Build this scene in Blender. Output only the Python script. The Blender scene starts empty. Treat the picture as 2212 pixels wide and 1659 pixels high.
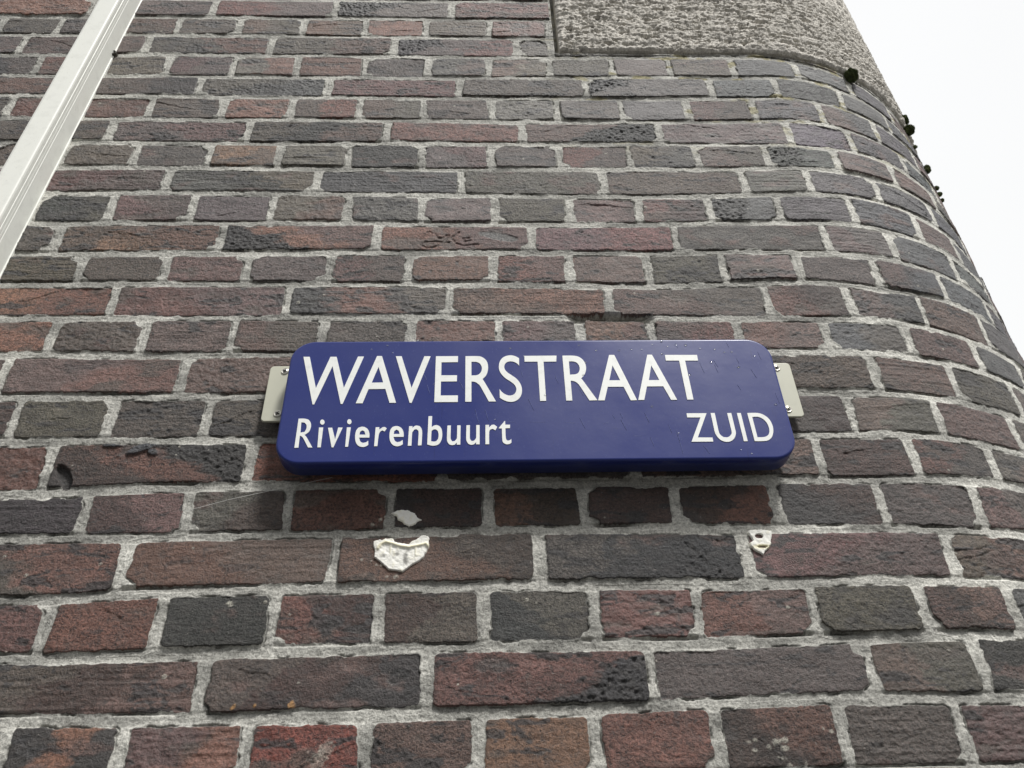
import bpy, bmesh, math
import numpy as np
from mathutils import Vector, Matrix

# ------------------------------------------------------------------ camera, sky, light, exposure
SC = bpy.context.scene
COL = SC.collection
DZ = 3.1955                      # wall-table heights (z) -> world heights; pavement at 0
cd = bpy.data.cameras.new('camera')
cam = bpy.data.objects.new('camera', cd)
COL.objects.link(cam)
SC.camera = cam
FPX, CX, CY, CZ = 1758.8565, 0.9684, -0.8070, -1.5755
YAW, PIT, ROL = math.radians(2.51230051), math.radians(36.74716586), math.radians(-1.92443312)
fwd = Vector((math.sin(YAW)*math.cos(PIT), math.cos(YAW)*math.cos(PIT), math.sin(PIT)))
rgt = Vector((math.cos(YAW), -math.sin(YAW), 0.0))
upv = rgt.cross(fwd)
r2 = rgt*math.cos(ROL) + upv*math.sin(ROL)
u2 = -rgt*math.sin(ROL) + upv*math.cos(ROL)
cam.matrix_world = Matrix(((r2.x, u2.x, -fwd.x, CX), (r2.y, u2.y, -fwd.y, CY), (r2.z, u2.z, -fwd.z, CZ+DZ), (0, 0, 0, 1)))
cd.sensor_width = 36.0
cd.lens = FPX/2212.0*36.0
cd.clip_start = 0.02
cd.clip_end = 2000.0

SUN_EL, SUN_AZ = math.radians(57), math.radians(149)      # azimuth from +Y (north) clockwise: behind right of the camera
w = bpy.data.worlds.new("World")
SC.world = w
w.use_nodes = True
nt = w.node_tree
nt.nodes.clear()
N = lambda t: nt.nodes.new(t)
out = N('ShaderNodeOutputWorld'); bg = N('ShaderNodeBackground'); sky = N('ShaderNodeTexSky')
sky.sky_type = 'NISHITA'; sky.sun_disc = False
sky.sun_elevation = SUN_EL; sky.sun_rotation = SUN_AZ
sky.air_density = 1.0; sky.dust_density = 4.0; sky.altitude = 0
tc = N('ShaderNodeTexCoord'); sep = N('ShaderNodeSeparateXYZ'); nt.links.new(tc.outputs['Generated'], sep.inputs[0])
ramp = N('ShaderNodeValToRGB'); nt.links.new(sep.outputs['Z'], ramp.inputs[0])
ramp.color_ramp.elements[0].position = 0.0; ramp.color_ramp.elements[0].color = (0.30, 0.31, 0.33, 1)
ramp.color_ramp.elements[1].position = 1.0; ramp.color_ramp.elements[1].color = (1.0, 1.0, 1.0, 1)
el = ramp.color_ramp.elements.new(0.28); el.color = (0.95, 0.955, 0.94, 1)
cl = N('ShaderNodeTexNoise'); cl.inputs['Scale'].default_value = 1.6; cl.inputs['Detail'].default_value = 3
nt.links.new(tc.outputs['Generated'], cl.inputs['Vector'])
mr = N('ShaderNodeMapRange'); mr.inputs[1].default_value = 0.3; mr.inputs[2].default_value = 0.7
mr.inputs[3].default_value = 4.35; mr.inputs[4].default_value = 4.65
nt.links.new(cl.outputs['Fac'], mr.inputs[0])
# low sky behind and left of the viewer dimmed, added to darken sign reflections
def wm(op, a, b=None):
    n = N('ShaderNodeMath'); n.operation = op
    for i, v in enumerate((a, b)):
        if v is None: continue
        if isinstance(v, (int, float)): n.inputs[i].default_value = v
        else: nt.links.new(v, n.inputs[i])
    return n.outputs[0]
side = wm('ADD', wm('MULTIPLY', sep.outputs['Y'], -1.0), wm('MULTIPLY', sep.outputs['X'], -1.3))
def wr(v, a, b, c, d):
    n = N('ShaderNodeMapRange'); n.interpolation_type = 'SMOOTHSTEP'; nt.links.new(v, n.inputs[0])
    for i, x in enumerate((a, b, c, d)): n.inputs[i+1].default_value = x
    return n.outputs[0]
dark = wm('MULTIPLY', wr(side, 0.0, 0.8, 0, .72), wr(sep.outputs['Z'], 0.45, 0.85, 1, 0))
vm = N('ShaderNodeVectorMath'); vm.operation = 'SCALE'
nt.links.new(ramp.outputs[0], vm.inputs[0]); nt.links.new(wm('MULTIPLY', mr.outputs[0], wm('SUBTRACT', 1.0, dark)), vm.inputs['Scale'])
mx = N('ShaderNodeMix'); mx.data_type = 'RGBA'; mx.inputs[0].default_value = 0.95
nt.links.new(sky.outputs[0], mx.inputs[6]); nt.links.new(vm.outputs[0], mx.inputs[7])
nt.links.new(mx.outputs[2], bg.inputs[0])
bg.inputs[1].default_value = 0.10
nt.links.new(bg.outputs[0], out.inputs[0])

sl = bpy.data.lights.new('sun', 'SUN')
sl.energy = 1.5; sl.angle = math.radians(10); sl.color = (1.0, 0.98, 0.95)
sun = bpy.data.objects.new('sun', sl)
COL.objects.link(sun)
sd = Vector((math.sin(SUN_AZ)*math.cos(SUN_EL), math.cos(SUN_AZ)*math.cos(SUN_EL), math.sin(SUN_EL)))
sun.rotation_euler = sd.to_track_quat('Z', 'Y').to_euler()
sun.location = (3, -4, 9)

SC.view_settings.view_transform = 'Standard'
SC.view_settings.look = 'None'
SC.view_settings.exposure = 1.20
SC.view_settings.gamma = 1.0
SC.view_settings.use_curve_mapping = False

# ------------------------------------------------------------------ measured tables (metres / millimetres)
US, RAD, H = 1.44854, 0.47003, 0.0618443       # where the corner starts to curve, its radius, course height
PERPS = {
    1: [0.4731, 0.6969, 0.9141],
    2: [0.1069, 0.2111, 0.316, 0.4202, 0.5316, 0.6475, 0.757, 0.8673, 0.983, 1.0922],
    3: [0.1643, 0.3791, 0.5969, 0.8143, 1.0329, 1.0945],
    4: [0.2099, 0.319, 0.4295, 0.542, 0.6508, 0.7662, 0.8764, 0.9825, 1.0888, 1.1982, 1.3, 1.4124, 1.53, 1.6438],
    5: [0.285, 0.4959, 0.71, 0.9302, 1.1469, 1.3617, 1.4771, 1.6018, 1.7176],
    6: [0.2047, 0.3173, 0.4295, 0.5461, 0.6571, 0.7673, 0.8737, 0.9849, 1.0926, 1.2014, 1.3117, 1.4238, 1.5448, 1.6594],
    7: [0.3814, 0.5982, 0.8162, 1.0346, 1.2563, 1.4688, 1.5824, 1.6995],
    8: [0.4343, 0.5472, 0.6559, 0.7616, 0.8752, 0.9823, 1.09, 1.2002, 1.3079, 1.4199, 1.5347, 1.6471],
    9: [0.4961, 0.7199, 0.9378, 1.1533, 1.3702, 1.4727, 1.5901, 1.714],
    10: [0.43, 0.5461, 0.6622, 0.7717, 0.88, 0.9868, 1.0967, 1.2004, 1.3083, 1.4095, 1.5249, 1.6454, 1.746],
    11: [0.372, 0.599, 0.8197, 1.0386, 1.247, 1.4668, 1.5709, 1.6998],
    12: [0.4212, 0.5341, 0.6457, 0.7591, 0.8664, 0.9823, 1.0904, 1.1979, 1.305, 1.4109, 1.5233, 1.6387, 1.7515],
    13: [0.4813, 0.7085, 0.9238, 1.1372, 1.3534, 1.4663, 1.5751, 1.6967],
    14: [0.4197, 0.5368, 0.647, 0.7608, 0.8759, 0.9889, 1.0955, 1.1885, 1.3021, 1.4196, 1.5301, 1.6436],
    15: [0.3796, 0.5978, 0.814, 1.03, 1.247, 1.4644, 1.5777, 1.6934],
    16: [0.4155, 0.5277, 0.6403, 0.751, 0.862, 0.973, 1.084, 1.195, 1.306, 1.4163, 1.5288, 1.6497],
    17: [0.4743, 0.7009, 0.921, 1.141, 1.3624, 1.4741, 1.5794],
    18: [0.5322, 0.6431, 0.7512, 0.8652, 0.9724, 1.0783, 1.1837, 1.2976, 1.4175, 1.5315],
    19: [0.5893, 0.8095, 1.0272, 1.25, 1.474],
    20: [0.5306, 0.641, 0.7529, 0.8597, 0.9666, 1.0801, 1.1875, 1.3082, 1.4248, 1.5232],
    21: [0.6956, 0.9117, 1.1311, 1.3513, 1.4634],
    22: [0.5252, 0.6337, 0.7457, 0.8561, 0.9616, 1.0724, 1.1875, 1.3051, 1.4216],
}
BEDS = {
    1: [(0.15, -6.5), (0.426, -1.3), (0.996, -4.1)],
    2: [(0.169, -4.0), (0.439, -0.7), (0.995, -3.6)],
    3: [(0.19, -5.7), (0.452, -1.1), (0.994, -4.1)],
    4: [(0.21, -6.5), (0.466, -4.7), (0.993, -5.3), (1.261, -0.2), (1.4, -1.1), (1.543, 6.5)],
    5: [(0.478, -1.9), (0.993, -2.8), (1.253, -1.9), (1.388, -0.8), (1.513, 4.9), (1.599, 6.5)],
    6: [(0.491, -1.1), (0.992, -4.0), (1.245, -4.4), (1.376, -1.4), (1.512, 4.8), (1.607, 1.1)],
    7: [(0.504, -1.0), (0.991, -1.4), (1.237, -0.2), (1.365, -0.8), (1.501, -2.1), (1.62, 5.7)],
    8: [(0.517, 0.6), (0.99, -2.4), (1.229, -0.9), (1.353, -0.6), (1.509, 2.0), (1.637, 6.5)],
    9: [(0.529, 5.5), (0.989, -1.9), (1.221, -4.1), (1.342, -0.5), (1.492, 4.5), (1.61, 5.7)],
    10: [(0.543, 1.9), (0.988, -2.6), (1.213, -3.4), (1.33, 1.5), (1.475, 1.4), (1.616, 1.7)],
    11: [(0.556, 0.9), (0.987, 1.4), (1.205, -0.6), (1.319, 2.2), (1.486, -1.8), (1.589, -1.9)],
    12: [(0.364, 5.5), (0.527, 4.2), (0.986, 2.3), (1.197, -2.9), (1.416, 5.0), (1.516, -5.8), (1.626, 0.1)],
    13: [(0.384, 4.9), (0.541, 5.3), (0.985, 4.0), (1.399, -1.2), (1.554, -4.3), (1.654, -6.5)],
    14: [(0.404, 6.5), (0.556, 4.0), (1.385, 3.9), (1.532, -1.9)],
    15: [(0.442, 3.6), (0.571, 2.4), (1.369, 1.7), (1.524, -3.1), (1.62, -5.5)],
    16: [(0.463, 0.3), (0.586, 1.0), (1.353, -0.3), (1.503, -0.6), (1.59, -5.6)],
    17: [(0.467, -5.8), (0.6, 0.2), (1.338, 0.4), (1.481, -0.1), (1.564, 0.9)],
    18: [(0.485, 0.9), (0.614, 0.7), (0.981, 3.4), (1.15, 3.6), (1.237, 1.4), (1.39, -0.5), (1.505, -3.2)],
    19: [(0.506, -5.5), (0.629, 0.7), (0.98, 1.4), (1.142, 0.4), (1.225, -1.0), (1.372, 0.9), (1.486, -1.6)],
    20: [(0.526, -3.5), (0.644, -2.0), (0.979, 0.1), (1.174, -0.5), (1.325, 1.4), (1.453, 3.8)],
    21: [(0.545, -0.9), (0.658, -1.9), (0.978, -1.6), (1.164, 2.1), (1.309, 4.5), (1.43, 2.1)],
}
GLYPHS = [
    ('a', [[(753.44,-959.7),(760.95,-959.76),(773.59,-1006.51),(785.58,-959.95),(792.95,-960.01),(805.96,-1006.27),(818.36,-959.82),(825.29,-959.88),(806.74,-1029.36),(804.58,-1029.34),(789.55,-974.2),(774.41,-1029.66),(772.47,-1029.64)]]),
    ('a', [[(841.07,-959.22),(846.96,-959.27),(867.74,-1028.37),(860.21,-1028.3),(854.27,-1008.37),(834.67,-1008.55),(829.46,-1028.7),(821.66,-1028.62)],[(844.05,-975.79),(851.07,-998.95),(837.47,-999.2)]]),
    ('a', [[(863.52,-959.7),(870.55,-959.76),(884.56,-1007.1),(897.72,-959.97),(905.07,-960.03),(885.71,-1028.65),(883.39,-1028.63)]]),
    ('a', [[(911.58,-960.08),(938.13,-960.09),(938.1,-969.2),(918.49,-969.43),(918.68,-989.02),(937.31,-989.09),(937.28,-998.16),(918.61,-998.18),(918.68,-1018.55),(938.73,-1018.56),(938.71,-1027.93),(911.66,-1027.84)]]),
    ('a', [[(947.1,-960.26),(950.3,-960.24),(954.19,-960.19),(958.03,-960.19),(961.08,-960.27),(963.04,-960.43),(964.33,-960.63),(965.33,-960.96),(966.4,-961.49),(967.63,-962.24),(968.84,-963.17),(969.95,-964.24),(970.93,-965.41),(971.77,-966.66),(972.48,-968.02),(973.07,-969.48),(973.54,-971.03),(973.86,-972.74),(974.06,-974.59),(974.14,-976.45),(974.15,-978.23),(974.08,-979.89),(973.92,-981.49),(973.68,-983.05),(973.34,-984.59),(972.93,-986.13),(972.45,-987.65),(971.86,-989.12),(971.12,-990.52),(970.15,-991.88),(968.98,-993.2),(967.81,-994.41),(966.84,-995.45),(966.99,-995.24),(967.03,-994.66),(967.47,-995.0),(968.84,-997.52),(982.89,-1027.65),(974.57,-1027.57),(965.46,-1006.75),(964.15,-1004.31),(963.25,-1003.05),(962.54,-1002.37),(961.77,-1001.64),(960.93,-1000.78),(960.13,-1000.09),(959.31,-999.54),(958.43,-999.1),(957.42,-998.81),(956.31,-998.66),(955.25,-998.59),(954.35,-998.5),(954.44,-1027.73),(947.3,-1027.66)],[(954.26,-968.95),(955.26,-968.93),(956.44,-968.89),(957.67,-968.9),(958.8,-968.99),(959.82,-969.16),(960.8,-969.38),(961.72,-969.71),(962.58,-970.17),(963.4,-970.78),(964.16,-971.52),(964.85,-972.38),(965.44,-973.37),(965.93,-974.55),(966.34,-975.88),(966.63,-977.28),(966.77,-978.65),(966.76,-979.98),(966.6,-981.34),(966.31,-982.65),(965.92,-983.87),(965.42,-985.0),(964.79,-986.07),(964.07,-987.02),(963.29,-987.81),(962.47,-988.41),(961.58,-988.84),(960.62,-989.15),(959.55,-989.38),(958.29,-989.52),(956.87,-989.55),(955.48,-989.53),(954.32,-989.53)]]),
    ('a', [[(1011.55,-963.79),(1011.33,-975.38),(1010.79,-974.59),(1010.17,-973.63),(1009.48,-972.66),(1008.72,-971.8),(1007.88,-971.07),(1006.95,-970.4),(1005.98,-969.82),(1005.0,-969.36),(1003.98,-969.02),(1002.93,-968.78),(1001.87,-968.66),(1000.85,-968.65),(999.84,-968.76),(998.84,-968.99),(997.88,-969.33),(997.03,-969.78),(996.26,-970.34),(995.57,-971.02),(994.96,-971.79),(994.46,-972.65),(994.06,-973.62),(993.74,-974.69),(993.53,-975.82),(993.46,-976.96),(993.52,-978.13),(993.71,-979.35),(994.03,-980.57),(994.49,-981.74),(995.13,-982.86),(995.92,-983.95),(996.82,-985.01),(997.77,-986.04),(998.78,-987.0),(999.86,-987.92),(1001.0,-988.84),(1002.17,-989.85),(1003.43,-990.94),(1004.76,-992.08),(1006.07,-993.29),(1007.28,-994.59),(1008.38,-996.01),(1009.42,-997.53),(1010.37,-999.11),(1011.19,-1000.69),(1011.87,-1002.29),(1012.43,-1003.92),(1012.87,-1005.57),(1013.2,-1007.2),(1013.4,-1008.82),(1013.48,-1010.45),(1013.46,-1012.06),(1013.35,-1013.63),(1013.17,-1015.16),(1012.9,-1016.68),(1012.53,-1018.14),(1012.04,-1019.54),(1011.43,-1020.89),(1010.69,-1022.19),(1009.86,-1023.4),(1008.94,-1024.49),(1007.93,-1025.45),(1006.8,-1026.3),(1005.63,-1027.02),(1004.46,-1027.6),(1003.27,-1028.01),(1002.06,-1028.27),(1000.85,-1028.41),(999.68,-1028.45),(998.56,-1028.37),(997.47,-1028.17),(996.4,-1027.88),(995.32,-1027.5),(994.21,-1027.04),(993.1,-1026.48),(992.01,-1025.86),(990.98,-1025.21),(989.98,-1024.49),(989.01,-1023.7),(988.13,-1022.93),(987.37,-1022.29),(987.3,-1009.9),(987.79,-1010.76),(988.36,-1011.79),(989.01,-1012.86),(989.73,-1013.86),(990.53,-1014.79),(991.42,-1015.69),(992.36,-1016.53),(993.34,-1017.27),(994.4,-1017.91),(995.52,-1018.47),(996.65,-1018.92),(997.71,-1019.22),(998.69,-1019.36),(999.62,-1019.36),(1000.51,-1019.23),(1001.39,-1018.98),(1002.29,-1018.62),(1003.19,-1018.13),(1004.03,-1017.51),(1004.77,-1016.74),(1005.41,-1015.78),(1005.98,-1014.64),(1006.44,-1013.42),(1006.75,-1012.19),(1006.9,-1010.95),(1006.92,-1009.67),(1006.79,-1008.38),(1006.53,-1007.13),(1006.11,-1005.93),(1005.56,-1004.76),(1004.87,-1003.61),(1004.07,-1002.49),(1003.13,-1001.4),(1002.06,-1000.35),(1000.9,-999.31),(999.71,-998.26),(998.47,-997.24),(997.16,-996.23),(995.84,-995.18),(994.59,-994.01),(993.41,-992.69),(992.25,-991.26),(991.17,-989.79),(990.23,-988.33),(989.42,-986.91),(988.73,-985.48),(988.16,-984.06),(987.71,-982.63),(987.38,-981.22),(987.17,-979.83),(987.06,-978.41),(987.05,-976.91),(987.12,-975.27),(987.28,-973.55),(987.54,-971.83),(987.93,-970.19),(988.44,-968.63),(989.07,-967.1),(989.82,-965.68),(990.69,-964.4),(991.68,-963.28),(992.8,-962.3),(994.02,-961.45),(995.33,-960.74),(996.78,-960.16),(998.36,-959.72),(999.96,-959.43),(1001.47,-959.32),(1002.86,-959.41),(1004.2,-959.69),(1005.5,-960.11),(1006.77,-960.63),(1008.06,-961.33),(1009.34,-962.19),(1010.54,-963.07)]]),
    ('a', [[(1018.07,-960.33),(1057.07,-960.25),(1056.22,-969.39),(1040.85,-969.46),(1041.02,-1027.33),(1033.98,-1027.44),(1033.7,-969.4),(1018.06,-969.27)]]),
    ('a', [[(1064.16,-960.39),(1066.91,-960.38),(1070.23,-960.34),(1073.57,-960.36),(1076.39,-960.48),(1078.53,-960.69),(1080.28,-960.97),(1081.81,-961.39),(1083.27,-962.03),(1084.71,-962.92),(1086.04,-964.02),(1087.24,-965.3),(1088.3,-966.7),(1089.21,-968.28),(1089.99,-970.03),(1090.62,-971.87),(1091.07,-973.73),(1091.33,-975.61),(1091.43,-977.55),(1091.36,-979.49),(1091.17,-981.39),(1090.85,-983.24),(1090.39,-985.06),(1089.78,-986.85),(1089.0,-988.61),(1087.92,-990.41),(1086.6,-992.23),(1085.27,-993.94),(1084.17,-995.38),(1084.45,-995.67),(1084.64,-995.74),(1085.24,-996.62),(1086.71,-999.32),(1100.75,-1027.05),(1091.48,-1027.3),(1082.64,-1007.77),(1081.44,-1005.31),(1080.68,-1003.89),(1080.09,-1002.99),(1079.38,-1002.09),(1078.52,-1001.13),(1077.63,-1000.36),(1076.71,-999.74),(1075.75,-999.22),(1074.69,-998.84),(1073.56,-998.61),(1072.47,-998.45),(1071.55,-998.3),(1071.47,-1027.28),(1064.35,-1027.21)],[(1071.41,-969.34),(1072.52,-969.3),(1073.84,-969.24),(1075.21,-969.24),(1076.48,-969.38),(1077.63,-969.65),(1078.74,-970.03),(1079.77,-970.55),(1080.69,-971.25),(1081.5,-972.19),(1082.21,-973.33),(1082.8,-974.58),(1083.24,-975.86),(1083.52,-977.18),(1083.66,-978.57),(1083.66,-979.97),(1083.54,-981.33),(1083.27,-982.69),(1082.85,-984.05),(1082.33,-985.32),(1081.71,-986.38),(1081.0,-987.2),(1080.17,-987.82),(1079.28,-988.31),(1078.38,-988.7),(1077.46,-988.96),(1076.5,-989.09),(1075.54,-989.15),(1074.62,-989.2),(1073.73,-989.27),(1072.84,-989.31),(1072.02,-989.33),(1071.32,-989.36)]]),
    ('a', [[(1121.0,-959.71),(1127.29,-959.76),(1147.05,-1027.34),(1139.71,-1027.61),(1133.44,-1007.89),(1114.7,-1007.71),(1109.14,-1027.31),(1101.57,-1027.23)],[(1123.47,-975.83),(1130.48,-998.29),(1117.49,-998.18)]]),
    ('a', [[(1167.6,-959.7),(1173.32,-959.75),(1194.1,-1027.29),(1187.03,-1027.39),(1180.48,-1007.62),(1161.09,-1007.62),(1155.52,-1027.08),(1148.47,-1027.18)],[(1170.3,-976.22),(1177.17,-998.36),(1164.54,-998.42)]]),
    ('a', [[(1189.12,-960.25),(1228.37,-960.55),(1228.25,-969.31),(1212.45,-969.19),(1213.33,-1027.13),(1205.97,-1027.23),(1205.14,-969.13),(1189.06,-969.0)]]),
    ('b', [[(759.23,-1049.35),(760.31,-1049.34),(762.19,-1049.29),(764.09,-1049.3),(765.77,-1049.44),(767.21,-1049.69),(768.52,-1050.02),(769.67,-1050.48),(770.7,-1051.12),(771.61,-1051.99),(772.42,-1053.07),(773.11,-1054.29),(773.65,-1055.56),(774.02,-1056.92),(774.26,-1058.38),(774.36,-1059.88),(774.33,-1061.37),(774.2,-1062.86),(773.95,-1064.36),(773.56,-1065.79),(773.0,-1067.07),(772.18,-1068.2),(771.09,-1069.27),(769.95,-1070.25),(768.61,-1071.46),(769.46,-1072.33),(769.95,-1072.78),(770.62,-1073.56),(771.7,-1075.14),(773.43,-1077.99),(775.63,-1081.75),(777.88,-1085.63),(779.31,-1088.06),(774.51,-1087.99),(773.01,-1085.25),(771.04,-1081.59),(769.07,-1078.03),(767.47,-1075.37),(766.35,-1073.91),(765.48,-1073.21),(764.85,-1072.96),(763.59,-1072.26),(764.03,-1088.06),(759.56,-1088.28)],[(762.94,-1054.38),(766.58,-1054.85),(767.25,-1055.56),(767.92,-1056.24),(768.62,-1057.08),(769.15,-1058.08),(769.46,-1059.24),(769.63,-1060.55),(769.69,-1061.86),(769.63,-1063.1),(769.38,-1064.25),(769.0,-1065.33),(768.58,-1066.29),(768.15,-1067.35),(763.64,-1068.33)]]),
    ('b', [[(783.49,-1061.64),(788.1,-1061.55),(788.47,-1087.85),(784.77,-1087.94)],[(788.91,-1054.36),(788.94,-1054.7),(788.94,-1055.03),(788.91,-1055.36),(788.87,-1055.68),(788.8,-1055.98),(788.7,-1056.27),(788.59,-1056.54),(788.45,-1056.79),(788.3,-1057.01),(788.13,-1057.21),(787.93,-1057.38),(787.73,-1057.52),(787.52,-1057.63),(787.29,-1057.71),(787.05,-1057.76),(786.82,-1057.77),(786.57,-1057.75),(786.33,-1057.7),(786.08,-1057.61),(785.84,-1057.5),(785.61,-1057.35),(785.38,-1057.18),(785.16,-1056.97),(784.95,-1056.75),(784.76,-1056.5),(784.59,-1056.22),(784.43,-1055.93),(784.29,-1055.63),(784.18,-1055.31),(784.08,-1054.98),(784.0,-1054.64),(783.95,-1054.31),(783.93,-1053.97),(783.93,-1053.64),(783.95,-1053.31),(783.99,-1052.99),(784.06,-1052.69),(784.16,-1052.4),(784.27,-1052.12),(784.4,-1051.88),(784.56,-1051.65),(784.73,-1051.45),(784.92,-1051.28),(785.13,-1051.14),(785.34,-1051.03),(785.57,-1050.95),(785.81,-1050.9),(786.05,-1050.88),(786.29,-1050.9),(786.54,-1050.96),(786.79,-1051.04),(787.03,-1051.16),(787.26,-1051.3),(787.49,-1051.48),(787.71,-1051.69),(787.92,-1051.92),(788.1,-1052.17),(788.28,-1052.44),(788.44,-1052.74),(788.58,-1053.04),(788.69,-1053.36),(788.79,-1053.69),(788.86,-1054.03)]]),
    ('b', [[(793.66,-1062.09),(798.26,-1062.0),(803.1,-1077.59),(805.0,-1061.89),(809.82,-1061.94),(802.34,-1088.16),(800.34,-1088.13)]]),
    ('b', [[(814.65,-1061.81),(818.98,-1061.72),(818.38,-1087.54),(815.21,-1087.64)],[(819.14,-1054.17),(819.16,-1054.51),(819.15,-1054.84),(819.12,-1055.18),(819.07,-1055.49),(819.0,-1055.79),(818.9,-1056.08),(818.79,-1056.35),(818.65,-1056.6),(818.5,-1056.82),(818.33,-1057.02),(818.14,-1057.2),(817.94,-1057.34),(817.73,-1057.45),(817.51,-1057.53),(817.27,-1057.57),(817.04,-1057.59),(816.81,-1057.57),(816.57,-1057.51),(816.33,-1057.43),(816.1,-1057.32),(815.87,-1057.17),(815.65,-1056.99),(815.44,-1056.79),(815.25,-1056.56),(815.07,-1056.31),(814.9,-1056.04),(814.75,-1055.74),(814.62,-1055.44),(814.51,-1055.13),(814.42,-1054.79),(814.36,-1054.46),(814.31,-1054.12),(814.29,-1053.79),(814.3,-1053.45),(814.32,-1053.12),(814.37,-1052.8),(814.45,-1052.5),(814.54,-1052.21),(814.66,-1051.93),(814.79,-1051.69),(814.95,-1051.46),(815.12,-1051.26),(815.31,-1051.09),(815.51,-1050.94),(815.72,-1050.83),(815.94,-1050.75),(816.17,-1050.71),(816.41,-1050.69),(816.64,-1050.71),(816.89,-1050.76),(817.13,-1050.85),(817.36,-1050.96),(817.58,-1051.11),(817.8,-1051.29),(818.01,-1051.5),(818.21,-1051.72),(818.39,-1051.97),(818.56,-1052.25),(818.71,-1052.55),(818.84,-1052.85),(818.94,-1053.17),(819.03,-1053.5),(819.1,-1053.84)]]),
    ('b', [[(840.82,-1075.71),(840.8,-1074.9),(840.8,-1073.4),(840.72,-1071.84),(840.52,-1070.37),(840.16,-1068.91),(839.68,-1067.45),(839.1,-1066.08),(838.46,-1064.91),(837.73,-1063.95),(836.91,-1063.15),(836.03,-1062.49),(835.13,-1061.95),(834.25,-1061.54),(833.34,-1061.27),(832.41,-1061.12),(831.49,-1061.11),(830.5,-1061.29),(829.43,-1061.64),(828.38,-1062.06),(827.63,-1062.35),(827.14,-1063.12),(826.44,-1064.14),(825.81,-1065.28),(825.34,-1066.65),(825.06,-1068.39),(824.9,-1070.44),(824.86,-1072.59),(824.94,-1074.6),(825.13,-1076.49),(825.42,-1078.33),(825.84,-1080.07),(826.38,-1081.66),(827.06,-1083.1),(827.87,-1084.42),(828.78,-1085.57),(829.74,-1086.49),(830.78,-1087.16),(831.95,-1087.62),(833.13,-1087.93),(834.22,-1088.1),(835.15,-1088.11),(836.02,-1087.95),(836.87,-1087.69),(837.68,-1087.35),(838.47,-1086.93),(839.25,-1086.37),(839.98,-1085.79),(840.42,-1085.45),(839.84,-1079.75),(839.84,-1079.89),(839.15,-1080.58),(838.39,-1081.29),(837.58,-1081.86),(836.71,-1082.22),(835.81,-1082.43),(834.98,-1082.57),(834.15,-1082.73),(833.46,-1082.36),(832.77,-1082.04),(832.01,-1081.56),(831.34,-1080.83),(830.8,-1079.76),(830.35,-1078.48),(829.97,-1077.21),(829.45,-1075.58)],[(829.44,-1071.77),(829.95,-1067.72),(832.34,-1065.91),(834.97,-1067.55),(836.16,-1071.86)]]),
    ('b', [[(846.87,-1061.99),(850.92,-1061.9),(850.94,-1065.12),(852.31,-1064.14),(853.18,-1063.33),(854.06,-1062.56),(854.81,-1062.05),(855.46,-1061.82),(856.12,-1061.77),(856.8,-1061.79),(857.22,-1061.78),(859.31,-1063.5),(857.34,-1067.75),(854.47,-1066.28),(853.78,-1066.8),(853.23,-1067.17),(852.61,-1067.71),(852.1,-1068.47),(851.72,-1069.23),(851.41,-1070.07),(851.15,-1071.29),(850.94,-1073.22),(850.79,-1076.3),(850.7,-1080.25),(850.63,-1084.27),(850.57,-1087.1),(846.98,-1087.19)]]),
    ('b', [[(884.31,-1060.98),(888.15,-1061.03),(888.05,-1063.59),(888.57,-1062.96),(889.19,-1062.19),(889.84,-1061.45),(890.48,-1060.88),(891.08,-1060.54),(891.66,-1060.33),(892.27,-1060.23),(892.94,-1060.22),(893.73,-1060.35),(894.61,-1060.6),(895.46,-1060.89),(896.17,-1061.12),(896.69,-1061.8),(897.32,-1062.57),(897.94,-1063.48),(898.44,-1064.56),(898.79,-1065.63),(899.06,-1066.75),(899.25,-1068.26),(899.38,-1070.52),(899.43,-1074.01),(899.41,-1078.42),(899.35,-1082.9),(899.31,-1086.59),(895.26,-1086.71),(895.32,-1082.93),(895.4,-1078.32),(895.45,-1073.85),(895.43,-1070.47),(895.28,-1068.6),(895.06,-1067.66),(894.82,-1067.18),(894.63,-1066.65),(892.44,-1065.0),(890.34,-1065.75),(889.93,-1066.39),(889.43,-1067.16),(888.94,-1067.96),(888.57,-1068.7),(888.35,-1069.05),(888.23,-1069.17),(888.17,-1069.68),(888.12,-1071.23),(888.1,-1074.42),(888.11,-1078.76),(888.14,-1083.27),(888.15,-1086.96),(884.11,-1087.07)]]),
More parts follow.
